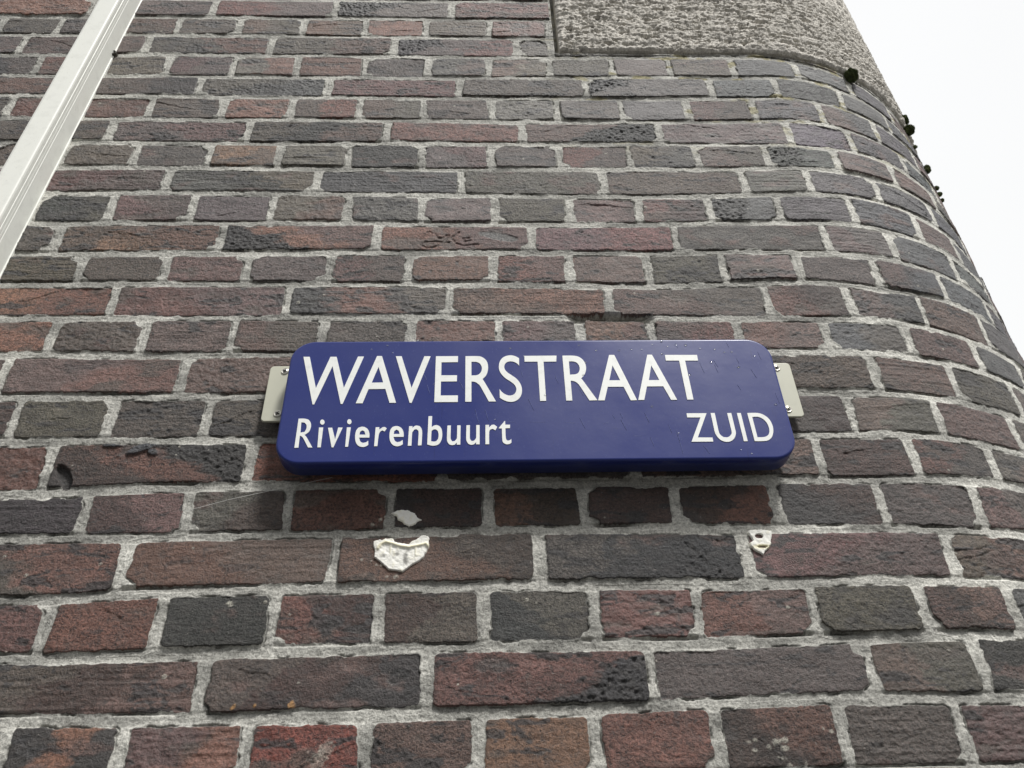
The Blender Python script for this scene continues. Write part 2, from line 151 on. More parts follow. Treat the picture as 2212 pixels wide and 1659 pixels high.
    ('b', [[(905.65,-1047.56),(909.81,-1047.43),(909.72,-1062.55),(910.3,-1062.01),(910.97,-1061.35),(911.71,-1060.72),(912.49,-1060.27),(913.33,-1060.01),(914.24,-1059.88),(915.16,-1059.89),(916.04,-1060.05),(916.91,-1060.36),(917.77,-1060.83),(918.58,-1061.45),(919.3,-1062.23),(919.93,-1063.17),(920.49,-1064.27),(920.96,-1065.53),(921.34,-1066.94),(921.61,-1068.58),(921.79,-1070.42),(921.88,-1072.33),(921.87,-1074.15),(921.76,-1075.91),(921.55,-1077.67),(921.25,-1079.34),(920.84,-1080.85),(920.31,-1082.21),(919.69,-1083.43),(918.96,-1084.51),(918.15,-1085.4),(917.22,-1086.11),(916.17,-1086.64),(915.08,-1087.01),(914.01,-1087.26),(912.96,-1087.37),(911.91,-1087.32),(910.86,-1087.17),(909.8,-1086.96),(908.69,-1086.66),(907.55,-1086.26),(906.47,-1085.85),(905.56,-1085.5)],[(909.74,-1067.66),(910.21,-1067.21),(910.76,-1066.65),(911.35,-1066.11),(911.95,-1065.73),(912.58,-1065.57),(913.25,-1065.54),(913.89,-1065.58),(914.42,-1065.59),(914.95,-1065.99),(915.6,-1066.44),(916.23,-1067.0),(916.75,-1067.74),(917.14,-1068.72),(917.44,-1069.87),(917.67,-1071.13),(917.8,-1072.42),(917.85,-1073.78),(917.81,-1075.23),(917.68,-1076.65),(917.45,-1077.88),(917.07,-1078.9),(916.55,-1079.78),(916.02,-1080.55),(915.58,-1081.21),(914.99,-1081.42),(914.3,-1081.69),(913.55,-1081.92),(912.8,-1082.01),(911.99,-1081.9),(911.13,-1081.65),(910.31,-1081.37),(909.61,-1081.14)]]),
    ('b', [[(927.45,-1060.6),(931.36,-1060.47),(931.33,-1063.86),(931.29,-1067.98),(931.26,-1072.0),(931.27,-1075.1),(931.31,-1076.92),(931.37,-1077.96),(931.48,-1078.62),(931.7,-1079.31),(932.07,-1080.09),(932.57,-1080.75),(933.08,-1081.33),(933.5,-1081.84),(935.95,-1081.45),(936.44,-1080.83),(937.02,-1080.11),(937.6,-1079.33),(938.02,-1078.54),(938.26,-1078.0),(938.37,-1077.59),(938.43,-1076.83),(938.47,-1075.18),(938.5,-1072.15),(938.51,-1068.11),(938.49,-1063.96),(938.49,-1060.55),(942.26,-1060.42),(942.26,-1086.27),(938.34,-1086.22),(938.3,-1083.39),(936.03,-1086.2),(935.44,-1086.37),(934.74,-1086.59),(933.99,-1086.78),(933.23,-1086.83),(932.43,-1086.67),(931.57,-1086.38),(930.75,-1086.05),(930.06,-1085.79),(929.56,-1085.06),(928.95,-1084.22),(928.35,-1083.26),(927.89,-1082.19),(927.59,-1081.21),(927.4,-1080.25),(927.28,-1078.89),(927.21,-1076.74),(927.21,-1073.26),(927.28,-1068.83),(927.37,-1064.32)]]),
    ('b', [[(970.39,-1060.21),(974.39,-1060.09),(974.5,-1063.69),(977.39,-1060.29),(980.26,-1059.89),(983.64,-1062.94),(981.57,-1067.62),(978.75,-1065.62),(976.25,-1066.28),(975.86,-1066.7),(975.37,-1067.05),(974.91,-1067.87),(974.58,-1069.67),(974.43,-1073.04),(974.4,-1077.57),(974.41,-1082.24),(974.41,-1086.06),(970.2,-1086.02)]]),
    ('b', [[(992.68,-1054.58),(992.92,-1060.12),(998.29,-1060.17),(998.02,-1064.81),(992.88,-1064.92),(992.88,-1067.42),(992.88,-1070.44),(992.88,-1073.43),(992.93,-1075.81),(993.02,-1077.38),(993.15,-1078.46),(993.29,-1079.27),(993.4,-1080.02),(995.12,-1081.72),(995.68,-1081.56),(996.35,-1081.38),(997.03,-1081.17),(997.62,-1080.91),(998.1,-1080.56),(998.52,-1080.16),(998.89,-1079.75),(999.21,-1079.41),(999.22,-1084.27),(998.72,-1084.7),(998.15,-1085.22),(997.5,-1085.72),(996.78,-1086.08),(995.96,-1086.29),(995.04,-1086.4),(994.11,-1086.41),(993.26,-1086.29),(992.48,-1085.98),(991.73,-1085.5),(991.06,-1085.0),(990.48,-1084.59),(990.17,-1084.05),(989.78,-1083.56),(989.42,-1082.63),(989.14,-1080.81),(989.0,-1077.54),(988.94,-1073.23),(988.91,-1068.78),(988.88,-1065.14),(985.75,-1065.1),(985.63,-1065.01),(985.41,-1065.0),(985.4,-1064.71),(985.91,-1063.82),(987.22,-1061.96),(989.09,-1059.41),(991.07,-1056.75)]]),
    ('c', [[(1202.17,-1046.58),(1225.33,-1046.69),(1209.72,-1079.8),(1226.4,-1080.11),(1226.39,-1085.52),(1201.71,-1085.48),(1217.31,-1052.51),(1201.91,-1052.35)]]),
    ('c', [[(1230.18,-1046.48),(1234.87,-1046.53),(1234.85,-1070.4),(1235.04,-1073.27),(1235.3,-1074.81),(1235.66,-1075.71),(1236.14,-1076.64),(1236.82,-1077.67),(1237.67,-1078.49),(1238.53,-1079.17),(1239.24,-1079.77),(1240.26,-1079.85),(1241.48,-1079.98),(1242.76,-1080.02),(1243.94,-1079.82),(1245.05,-1079.33),(1246.14,-1078.65),(1247.14,-1077.78),(1247.98,-1076.77),(1248.64,-1075.99),(1249.15,-1075.31),(1249.53,-1073.96),(1249.78,-1071.19),(1249.38,-1046.81),(1254.1,-1046.73),(1254.42,-1070.61),(1254.32,-1073.43),(1254.14,-1074.87),(1253.86,-1075.74),(1253.43,-1076.83),(1252.84,-1078.31),(1252.12,-1079.77),(1251.26,-1081.14),(1250.27,-1082.36),(1249.09,-1083.44),(1247.76,-1084.4),(1246.34,-1085.19),(1244.92,-1085.74),(1243.49,-1086.03),(1242.02,-1086.09),(1240.56,-1085.97),(1239.19,-1085.67),(1237.91,-1085.21),(1236.69,-1084.58),(1235.54,-1083.77),(1234.5,-1082.79),(1233.55,-1081.61),(1232.68,-1080.24),(1231.93,-1078.75),(1231.32,-1077.2),(1230.87,-1075.97),(1230.58,-1074.91),(1230.38,-1073.28),(1230.23,-1070.34)]]),
    ('c', [[(1260.73,-1046.8),(1265.22,-1046.85),(1265.58,-1085.36),(1261.15,-1085.56)]]),
    ('c', [[(1272.71,-1046.93),(1275.46,-1046.89),(1278.77,-1046.81),(1282.1,-1046.82),(1284.92,-1047.06),(1287.05,-1047.53),(1288.8,-1048.18),(1290.32,-1049.02),(1291.78,-1050.09),(1293.25,-1051.39),(1294.62,-1052.92),(1295.83,-1054.64),(1296.8,-1056.55),(1297.52,-1058.74),(1298.03,-1061.17),(1298.33,-1063.68),(1298.43,-1066.08),(1298.29,-1068.39),(1297.93,-1070.67),(1297.41,-1072.85),(1296.81,-1074.84),(1296.15,-1076.62),(1295.39,-1078.24),(1294.53,-1079.7),(1293.55,-1081.01),(1292.46,-1082.16),(1291.26,-1083.16),(1289.95,-1083.99),(1288.56,-1084.65),(1287.09,-1085.09),(1285.54,-1085.34),(1283.88,-1085.46),(1282.08,-1085.56),(1279.98,-1085.6),(1277.66,-1085.57),(1275.4,-1085.5),(1273.51,-1085.46)],[(1277.36,-1052.51),(1278.77,-1052.4),(1280.46,-1052.23),(1282.21,-1052.15),(1283.81,-1052.32),(1285.26,-1052.75),(1286.63,-1053.38),(1287.92,-1054.2),(1289.09,-1055.19),(1290.16,-1056.39),(1291.13,-1057.78),(1291.97,-1059.32),(1292.64,-1060.96),(1293.13,-1062.76),(1293.45,-1064.72),(1293.62,-1066.7),(1293.65,-1068.55),(1293.51,-1070.26),(1293.21,-1071.91),(1292.79,-1073.44),(1292.29,-1074.79),(1291.71,-1075.94),(1291.03,-1076.92),(1290.25,-1077.76),(1289.37,-1078.48),(1288.41,-1079.08),(1287.35,-1079.54),(1286.16,-1079.9),(1284.8,-1080.16),(1283.13,-1080.31),(1281.2,-1080.35),(1279.31,-1080.33),(1277.73,-1080.33)]]),
    ('b', [[(878.92,-1075.21),(878.9,-1074.4),(878.9,-1072.9),(878.82,-1071.34),(878.62,-1069.87),(878.26,-1068.41),(877.78,-1066.95),(877.2,-1065.58),(876.56,-1064.41),(875.83,-1063.45),(875.01,-1062.65),(874.13,-1061.99),(873.23,-1061.45),(872.35,-1061.04),(871.44,-1060.77),(870.51,-1060.62),(869.59,-1060.61),(868.6,-1060.79),(867.53,-1061.14),(866.48,-1061.56),(865.73,-1061.85),(865.24,-1062.62),(864.54,-1063.64),(863.91,-1064.78),(863.44,-1066.15),(863.16,-1067.89),(863.0,-1069.94),(862.96,-1072.09),(863.04,-1074.1),(863.23,-1075.99),(863.52,-1077.83),(863.94,-1079.57),(864.48,-1081.16),(865.16,-1082.6),(865.97,-1083.92),(866.88,-1085.07),(867.84,-1085.99),(868.88,-1086.66),(870.05,-1087.12),(871.23,-1087.43),(872.32,-1087.6),(873.25,-1087.61),(874.12,-1087.45),(874.97,-1087.19),(875.78,-1086.85),(876.57,-1086.43),(877.35,-1085.87),(878.08,-1085.29),(878.52,-1084.95),(877.94,-1079.25),(877.94,-1079.39),(877.25,-1080.08),(876.49,-1080.79),(875.68,-1081.36),(874.81,-1081.72),(873.91,-1081.93),(873.08,-1082.07),(872.25,-1082.23),(871.56,-1081.86),(870.87,-1081.54),(870.11,-1081.06),(869.44,-1080.33),(868.9,-1079.26),(868.45,-1077.98),(868.07,-1076.71),(867.55,-1075.08)],[(867.54,-1071.27),(868.05,-1067.22),(870.44,-1065.41),(873.07,-1067.05),(874.26,-1071.36)]]),
    ('b', [[(948.95,-1060.4),(952.86,-1060.27),(952.83,-1063.66),(952.79,-1067.78),(952.76,-1071.8),(952.77,-1074.9),(952.81,-1076.72),(952.87,-1077.76),(952.98,-1078.42),(953.2,-1079.11),(953.57,-1079.89),(954.07,-1080.55),(954.58,-1081.13),(955.0,-1081.64),(957.45,-1081.25),(957.94,-1080.63),(958.52,-1079.91),(959.1,-1079.13),(959.52,-1078.34),(959.76,-1077.8),(959.87,-1077.39),(959.93,-1076.63),(959.97,-1074.98),(960.0,-1071.95),(960.01,-1067.91),(959.99,-1063.76),(959.99,-1060.35),(963.76,-1060.22),(963.76,-1086.07),(959.84,-1086.02),(959.8,-1083.19),(957.53,-1086.0),(956.94,-1086.17),(956.24,-1086.39),(955.49,-1086.58),(954.73,-1086.63),(953.93,-1086.47),(953.07,-1086.18),(952.25,-1085.85),(951.56,-1085.59),(951.06,-1084.86),(950.45,-1084.02),(949.85,-1083.06),(949.39,-1081.99),(949.09,-1081.01),(948.9,-1080.05),(948.78,-1078.69),(948.71,-1076.54),(948.71,-1073.06),(948.78,-1068.63),(948.87,-1064.12)]]),
]
FEAT = {
    'pA': [(848.6, -1182.2), (856.5, -1180.4), (858.3, -1181.4), (861.7, -1179.5), (869.7, -1179.8), (872.3, -1183.5), (878.7, -1185.1), (886.5, -1186.8), (890.1, -1183.1), (894.6, -1181.3), (898.5, -1177.2), (903.0, -1176.0), (907.1, -1177.4), (909.6, -1180.3), (908.5, -1183.4), (909.1, -1190.9), (906.7, -1195.9), (904.6, -1201.4), (899.7, -1206.5), (893.0, -1210.4), (887.6, -1214.5), (882.2, -1218.7), (874.2, -1217.3), (866.9, -1216.0), (862.6, -1211.7), (857.2, -1206.8), (850.6, -1201.2), (850.7, -1194.4), (848.8, -1188.1)],
    'ridge': [(854.5, -1192.0), (857.6, -1187.0), (862.0, -1184.6), (870.1, -1186.6), (878.9, -1189.8), (887.6, -1190.9), (896.1, -1189.5), (905.8, -1187.1), (907.6, -1189.7)],
    'pB': [(869.8, -1146.7), (877.1, -1144.8), (885.4, -1145.9), (892.0, -1149.6), (894.0, -1153.6), (897.6, -1156.3), (901.8, -1158.0), (896.6, -1159.5), (891.5, -1164.0), (885.8, -1165.8), (881.6, -1163.8), (878.5, -1159.9), (873.7, -1157.9), (872.2, -1153.3), (868.1, -1151.9), (865.0, -1149.2)],
    'pC': [(1258.8, -1175.4), (1270.4, -1174.9), (1284.3, -1177.3), (1282.5, -1184.2), (1279.8, -1192.4), (1276.8, -1197.5), (1271.5, -1201.3), (1268.6, -1206.1), (1265.5, -1203.8), (1260.0, -1200.2), (1257.9, -1196.9), (1256.3, -1194.6), (1257.4, -1190.4), (1260.3, -1188.5), (1257.2, -1179.5)],
    'hole': [(1267.9, -1184.0), (1272.9, -1184.7), (1266.5, -1187.9)],
    'c0': [(880.8, -714.7), (889.4, -700.2), (892.9, -697.5), (896.7, -701.5)],
    'c1': [(900.4, -701.5), (904.3, -710.8), (911.6, -710.8), (916.9, -705.5)],
    'c2': [(920.6, -705.5), (915.4, -716.0), (904.8, -727.7), (890.5, -731.6), (881.2, -725.1), (886.4, -718.6), (902.7, -718.1), (920.9, -720.0)],
    'c3': [(935.1, -698.9), (924.4, -710.8), (930.0, -721.3), (940.9, -727.0), (962.6, -724.0)],
    'c4': [(949.9, -710.8), (940.8, -712.1), (942.7, -718.7), (951.7, -716.1)],
    'dent': [(964.5, -697.6), (1006.8, -700.3), (1024.7, -717.5), (1010.1, -716.2), (995.4, -721.4), (980.9, -716.2)],
    'white22': [(1215.0, -1393.3), (1221.3, -1391.6), (1218.4, -1400.7), (1241.5, -1393.9), (1246.2, -1399.5), (1243.1, -1408.5), (1249.8, -1392.3), (1233.7, -1398.3), (1264.5, -1413.0), (1248.5, -1414.8), (1295.2, -1385.8)],
    'drops6': [(888.7, -928.4), (1001.7, -947.6), (1017.7, -960.0), (1040.4, -1018.9), (979.7, -915.5), (981.7, -1052.4), (910.1, -1001.5)],
    'moss': [(1650.6, -244.8), (1851.7, -207.3), (1851.0, -242.2), (1850.6, -287.8), (1852.0, -354.5)],
    'moss2': [(1850.7, -359.2), (1850.0, -411.9), (1850.5, -428.3), (1850.9, -444.6), (1824.9, -374.4)],
    'gouge': [(495.3, -1097.3), (572.3, -1063.0), (542.9, -1059.8), (588.5, -1068.0), (515.5, -1139.9), (459.5, -1124.4)],
    'stone': [(1110.6, -140.0), (1105.4, -226.0), (1294.1, -223.6), (1441.8, -216.5), (1560.7, -234.8)],
}
STREAKS = [(1125.7, -1045.1, 1127.7, -1052.7), (1125.1, -1053.5, 1130.3, -1068.8), (1153.6, -1044.6, 1157.6, -1058.8), (1156.3, -1077.6, 1158.7, -1090.4), (1078.2, -1050.5, 1083.6, -1066.2), (1053.6, -989.7, 1056.7, -1001.4), (1081.4, -1009.5, 1085.1, -1020.0), (1187.0, -1068.2, 1188.6, -1085.2), (1179.1, -1061.5, 1181.5, -1073.0), (1116.5, -1047.6, 1118.7, -1052.6), (1304.1, -955.4, 1306.1, -967.6), (1247.5, -967.9, 1251.1, -979.2), (1247.4, -974.9, 1249.8, -987.5), (1290.1, -982.3, 1294.6, -995.5), (1276.1, -965.2, 1277.8, -973.8), (1230.0, -972.0, 1232.9, -987.7), (1269.4, -1005.6, 1272.2, -1013.7), (1312.3, -1018.1, 1313.8, -1033.4), (1204.8, -941.5, 1206.6, -948.9), (1268.3, -940.5, 1270.0, -948.6), (1187.7, -1074.8, 1190.0, -1100.5), (1214.5, -1089.9, 1219.9, -1100.8), (898.3, -986.6, 901.6, -995.5), (902.2, -1002.0, 906.4, -1015.8), (938.7, -994.4, 946.3, -1011.2), (1020.3, -1023.7, 1026.6, -1040.3), (970.0, -1038.8, 974.2, -1054.6), (958.8, -1038.3, 963.1, -1059.3), (1001.3, -981.8, 1003.7, -987.5), (1013.3, -982.8, 1015.3, -990.9)]
SCRATCHES = [(988.9, -1055.2, 1005.1, -1056.3), (1021.2, -1056.4, 1039.2, -1056.8), (1061.2, -1057.3, 1072.1, -1058.4), (1105.0, -1059.4, 1111.3, -1057.5), (1114.6, -1065.7, 1120.1, -1066.1), (1136.0, -1076.5, 1146.9, -1076.7)]

# brick colours of each course, left to right, one code per brick (letters = zones along the brick)
CODES = {
    0: 'G r gG R g G r G g G r g G G r G b b b b'.split(),
    1: 'G Rg Xg R'.split(),
    2: 'G G G r G rG Rr O G R'.split(),
    3: 'G r GR gr XGR G G'.split(),
    4: 'BG R g rg gR R gG gr rg G G g b b b'.split(),
    5: 'R GGB gb r gG Xggg b b b b'.split(),
    6: 'G R R G O GR rG g g G b rG b rb b'.split(),
    7: 'G gr GBr R rX r b b b'.split(),
    8: 'G g O g B gr G RG Gb rG Xb r r'.split(),
    9: 'rG bBG B G G g b b b'.split(),
    10: 'BG rG G gr g g G r Rd Xb b b r b'.split(),
    11: 'G OR XOr Or rR G rg b b'.split(),
    12: 'G G r G rG R Rr r G r G rb b b b'.split(),
    13: 'OR Rr BRG rR rG Rd rB r b'.split(),
    14: 'O G r rG G R rG OR GR Rr bG r b'.split(),
    15: 'GOOr rR r R r G r G G'.split(),
    16: 'd G G G R G R G r Gd rG r G'.split(),
    17: 'dR dRX R G r d RG gr r'.split(),
    18: 'B dr Gd R dd Rd d dR Bd G rG'.split(),
    19: 'GR Rr RRd GBX rG Gr'.split(),
    20: 'R R B Rd dG BG R Rr G dr b'.split(),
    21: 'Gdr GdB RRRX GG rG B'.split(),
    22: 'G BOB rO S r O R dR G r'.split(),
    23: 'R G r dR G r d r R'.split(),
}
ALB = {'R': (.138, .068, .053), 'r': (.124, .078, .067), 'G': (.090, .073, .061), 'g': (.113, .095, .082),
       'b': (.086, .083, .086), 'B': (.040, .037, .036), 'X': (.034, .032, .032), 'O': (.190, .098, .066),
       'd': (.058, .036, .030), 'S': (.160, .050, .038)}


# ------------------------------------------------------------------ helpers
def lut_noise(seed):
    return np.random.RandomState(seed).rand(257, 257).astype(np.float32)


def vn(x, y, seed):
    """smooth value noise, -1..1"""
    t = lut_noise(seed)
    xi = np.floor(x); yi = np.floor(y)
    fx = (x-xi).astype(np.float32); fy = (y-yi).astype(np.float32)
    fx = fx*fx*(3-2*fx); fy = fy*fy*(3-2*fy)
    xi = xi.astype(np.int64) & 255; yi = yi.astype(np.int64) & 255
    a = t[yi, xi]; b = t[yi, xi+1]; c = t[yi+1, xi]; d = t[yi+1, xi+1]
    return ((a+(b-a)*fx)*(1-fy)+(c+(d-c)*fx)*fy)*2-1


def fbm(x, y, seed, o=3, g=.5):
    s = 0; a = 1; t = 0
    for i in range(o):
        s = s+a*vn(x*2**i+17.3*i, y*2**i+9.1*i, seed+i); t += a; a *= g
    return s/t


def ss(a, b, x):
    t = np.clip((x-a)/(b-a), 0, 1)
    return t*t*(3-2*t)


def to_xyz(u, z, hgt):
    """wall coordinates (along the wall, height) + height above the face -> world"""
    u = np.asarray(u, float); z = np.asarray(z, float)
    ue = US+RAD*math.pi/2
    t = np.clip((u-US)/RAD, 0, math.pi/2)
    x = np.where(u < US, u, US+RAD*np.sin(t)); y = np.where(u < US, 0, RAD*(1-np.cos(t)))
    y = y+np.clip(u-ue, 0, None)
    nx = np.sin(t); ny = -np.cos(t)
    return np.stack([x+nx*hgt, y+ny*hgt, z+DZ+0*u], -1)


def grid_mesh(name, P, nz, nu, attrs=None, smooth=True):
    me = bpy.data.meshes.new(name)
    n = nz*nu
    me.vertices.add(n)
    me.vertices.foreach_set('co', P.reshape(-1).astype(np.float32))
    i = np.arange(nz-1)[:, None]*nu+np.arange(nu-1)[None, :]
    q = np.stack([i, i+1, i+nu+1, i+nu], -1).reshape(-1, 4)
    m = len(q)
    me.loops.add(m*4)
    me.loops.foreach_set('vertex_index', q.reshape(-1).astype(np.int32))
    me.polygons.add(m)
    me.polygons.foreach_set('loop_start', (np.arange(m)*4).astype(np.int32))
    me.update(calc_edges=True)
    me.polygons.foreach_set('use_smooth', np.ones(m, bool))
    for k, (ty, v) in (attrs or {}).items():
        a = me.attributes.new(k, ty, 'POINT')
        a.data.foreach_set('color' if ty == 'FLOAT_COLOR' else 'value', v.reshape(-1).astype(np.float32))
    me.validate()
    return me


def link(name, me, mat=None, parent=None):
    o = bpy.data.objects.new(name, me)
    COL.objects.link(o)
    if mat is not None:
        me.materials.append(mat)
    if parent is not None:
        o.parent = parent
        o.matrix_parent_inverse = Matrix.Translation(-parent.location)
    return o


def tag(o, label=None, cat=None, group=None, kind=None):
    if label: o['label'] = label
    if cat: o['category'] = cat
    if group: o['group'] = group
    if kind: o['kind'] = kind
    return o


def empty(name, loc, label, cat, group=None):
    o = bpy.data.objects.new(name, None)
    COL.objects.link(o)
    o.location = loc
    o.empty_display_size = .05
    return tag(o, label, cat, group)


def mat(name, col=(.5, .5, .5), rough=.6, spec=.5, metal=0.0):
    m = bpy.data.materials.new(name)
    m.use_nodes = True
    b = m.node_tree.nodes['Principled BSDF']
    b.inputs['Base Color'].default_value = (*col, 1)
    b.inputs['Roughness'].default_value = rough
    b.inputs['Specular IOR Level'].default_value = spec
    b.inputs['Metallic'].default_value = metal
    return m, m.node_tree, b


def node(nt, t, **kw):
    n = nt.nodes.new(t)
    for k, v in kw.items():
        if k in ('operation', 'data_type', 'blend_type', 'attribute_name', 'feature', 'clamp'):
            setattr(n, k, v)
        else:
            n.inputs[k if not k.startswith('_') else int(k[1:])].default_value = v
    return n


def math_n(nt, op, a, b=None, c=None, clamp=False):
    n = nt.nodes.new('ShaderNodeMath'); n.operation = op; n.use_clamp = clamp
    for i, v in enumerate((a, b, c)):
        if v is None: continue
        if isinstance(v, (int, float)): n.inputs[i].default_value = v
        else: nt.links.new(v, n.inputs[i])
    return n.outputs[0]


def noise_n(nt, vec, scale, detail=4, rough=.6):
    n = nt.nodes.new('ShaderNodeTexNoise')
    n.inputs['Scale'].default_value = scale; n.inputs['Detail'].default_value = detail; n.inputs['Roughness'].default_value = rough
    nt.links.new(vec, n.inputs['Vector'])
    return n.outputs['Fac']


def mapr(nt, v, a, b, c, d):
    n = nt.nodes.new('ShaderNodeMapRange'); n.clamp = True
    nt.links.new(v, n.inputs[0])
    for i, x in enumerate((a, b, c, d)): n.inputs[i+1].default_value = x
    return n.outputs[0]


def mixc(nt, f, a, b, bt='MIX'):
    n = nt.nodes.new('ShaderNodeMix'); n.data_type = 'RGBA'; n.blend_type = bt
    for s, v in ((0, f), (6, a), (7, b)):
        if isinstance(v, (int, float)): n.inputs[s].default_value = v
        elif isinstance(v, tuple): n.inputs[s].default_value = (*v, 1)
        else: nt.links.new(v, n.inputs[s])
    return n.outputs[2]


# ------------------------------------------------------------------ wall material
def wall_material():
    m, nt, b = mat('brickwork')
    g = nt.nodes.new('ShaderNodeNewGeometry').outputs['Position']
    ac = nt.nodes.new('ShaderNodeAttribute'); ac.attribute_name = 'albedo'
    am = nt.nodes.new('ShaderNodeAttribute'); am.attribute_name = 'brick'
    ax = nt.nodes.new('ShaderNodeAttribute'); ax.attribute_name = 'mortar'
    st = nt.nodes.new('ShaderNodeMapping'); st.inputs['Scale'].default_value = (1, 1, 1.6); nt.links.new(g, st.inputs[0])
    n1 = noise_n(nt, g, 430, 4, .75)
    n2 = noise_n(nt, st.outputs[0], 230, 5, .72)
    n4 = noise_n(nt, g, 110, 4, .7)
    n3 = noise_n(nt, g, 60, 3, .6)
    # ragged edge between brick and mortar
    e = math_n(nt, 'ADD', am.outputs['Fac'], math_n(nt, 'MULTIPLY', math_n(nt, 'SUBTRACT', n1, .5), 1.3))
    fb = mapr(nt, e, .42, .58, 0, 1)
    # brick colour
    v = math_n(nt, 'ADD', mapr(nt, n2, .3, .7, .50, 1.50), mapr(nt, n1, .3, .7, -.75, .75))
    v = math_n(nt, 'ADD', 1.0, math_n(nt, 'MULTIPLY', math_n(nt, 'SUBTRACT', v, 1.0), ac.outputs['Alpha']))
    c = nt.nodes.new('ShaderNodeVectorMath'); c.operation = 'SCALE'
    nt.links.new(ac.outputs['Color'], c.inputs[0]); nt.links.new(v, c.inputs['Scale'])
    bc = c.outputs[0]
    bc = mixc(nt, mapr(nt, n3, .52, .72, 0, .40), bc, (.085, .075, .068))
    bc = mixc(nt, mapr(nt, n4, .55, .70, 0, .70), bc, (.030, .028, .028))
    sp = noise_n(nt, g, 300, 2, .5)
    bc = mixc(nt, mapr(nt, sp, .70, .76, 0, .55), bc, (.30, .27, .24))
    bc = mixc(nt, mapr(nt, sp, .30, .25, 0, .75), bc, (.012, .011, .011))
    # mortar colour
    mv = math_n(nt, 'ADD', mapr(nt, n2, .3, .7, .68, 1.28), mapr(nt, n1, .3, .7, -.45, .45))
    mc = nt.nodes.new('ShaderNodeVectorMath'); mc.operation = 'SCALE'
    nt.links.new(ax.outputs['Color'], mc.inputs[0]); nt.links.new(mv, mc.inputs['Scale'])
    mcc = mixc(nt, mapr(nt, sp, .30, .24, 0, .5), mc.outputs[0], (.09, .09, .08))
    mcc = mixc(nt, mapr(nt, n4, .56, .72, 0, .30), mcc, (.15, .15, .135))
    col = mixc(nt, fb, mcc, bc)
    nt.links.new(col, b.inputs['Base Color'])
    nt.links.new(mapr(nt, fb, 0, 1, .80, .56), b.inputs['Roughness'])
    nt.links.new(mapr(nt, fb, 0, 1, .5, .65), b.inputs['Specular IOR Level'])
    bp = nt.nodes.new('ShaderNodeBump'); bp.inputs['Strength'].default_value = 1.0; bp.inputs['Distance'].default_value = .0034
    hh = math_n(nt, 'ADD', math_n(nt, 'MULTIPLY', n2, .45), math_n(nt, 'MULTIPLY', n1, .55))
    hh = math_n(nt, 'ADD', hh, mapr(nt, sp, .30, .24, 0, -.35))
    gb = mapr(nt, fb, 0, 1, .7, 1)
    hh = math_n(nt, 'MULTIPLY', hh, math_n(nt, 'MULTIPLY', gb, ac.outputs['Alpha']))
    nt.links.new(hh, bp.inputs['Height'])
    nt.links.new(bp.outputs[0], b.inputs['Normal'])
    return m


# ------------------------------------------------------------------ the brick wall as one height field
def lines(segs):
    o = []
    for a, b, s in segs:
        n = max(1, int(round((b-a)/s)))
        o += list(a+(b-a)*np.arange(n)/n)
    return np.array(o+[segs[-1][1]])


STONE_L, STONE_B, STONE_T = 1.1085, -0.2335, 0.272


def bed_z(k, u):
    z = -(k+1)*H+0*u
    if k in BEDS:
        xs = [a for a, b in BEDS[k]]; ys = [b for a, b in BEDS[k]]
        xs = [xs[0]-.5]+xs+[xs[-1]+.4]; ys = [0]+ys+[0]
        z = z+np.interp(u, xs, ys)*.001
    return z


def course(k):
    P = list(PERPS.get(k, []))
    rs = np.random.RandomState(900+k)
    header = (k % 2 == 0)
    p = .11 if header else .219
    codes = list(CODES.get(k, []))
    if not P:
        P = [0.43 if header else .37+(.055 if (k//2) % 2 else 0)]
        n_given = 0
    else:
        n_given = len(P)+1
    lo, hi = P[0], P[-1]
    left = []
    while lo > -1.35:
        lo -= p*(1+rs.uniform(-.02, .02)); left.append(lo)
    while hi < 3.2:
        q = (.112 if hi > US-.05 or header else p)
        hi += q*(1+rs.uniform(-.02, .02)); P.append(hi)
    P = left[::-1]+P
    pool = ['G', 'r', 'R', 'rG', 'g', 'G', 'GR', 'Gr', 'B', 'O', 'gr', 'XG']
    C = [pool[rs.randint(len(pool))] for _ in range(len(P)-1)]
    if codes:
        s = len(left)-1
        for i, c in enumerate(codes):
            if 0 <= s+i < len(C): C[s+i] = c
    return P, C


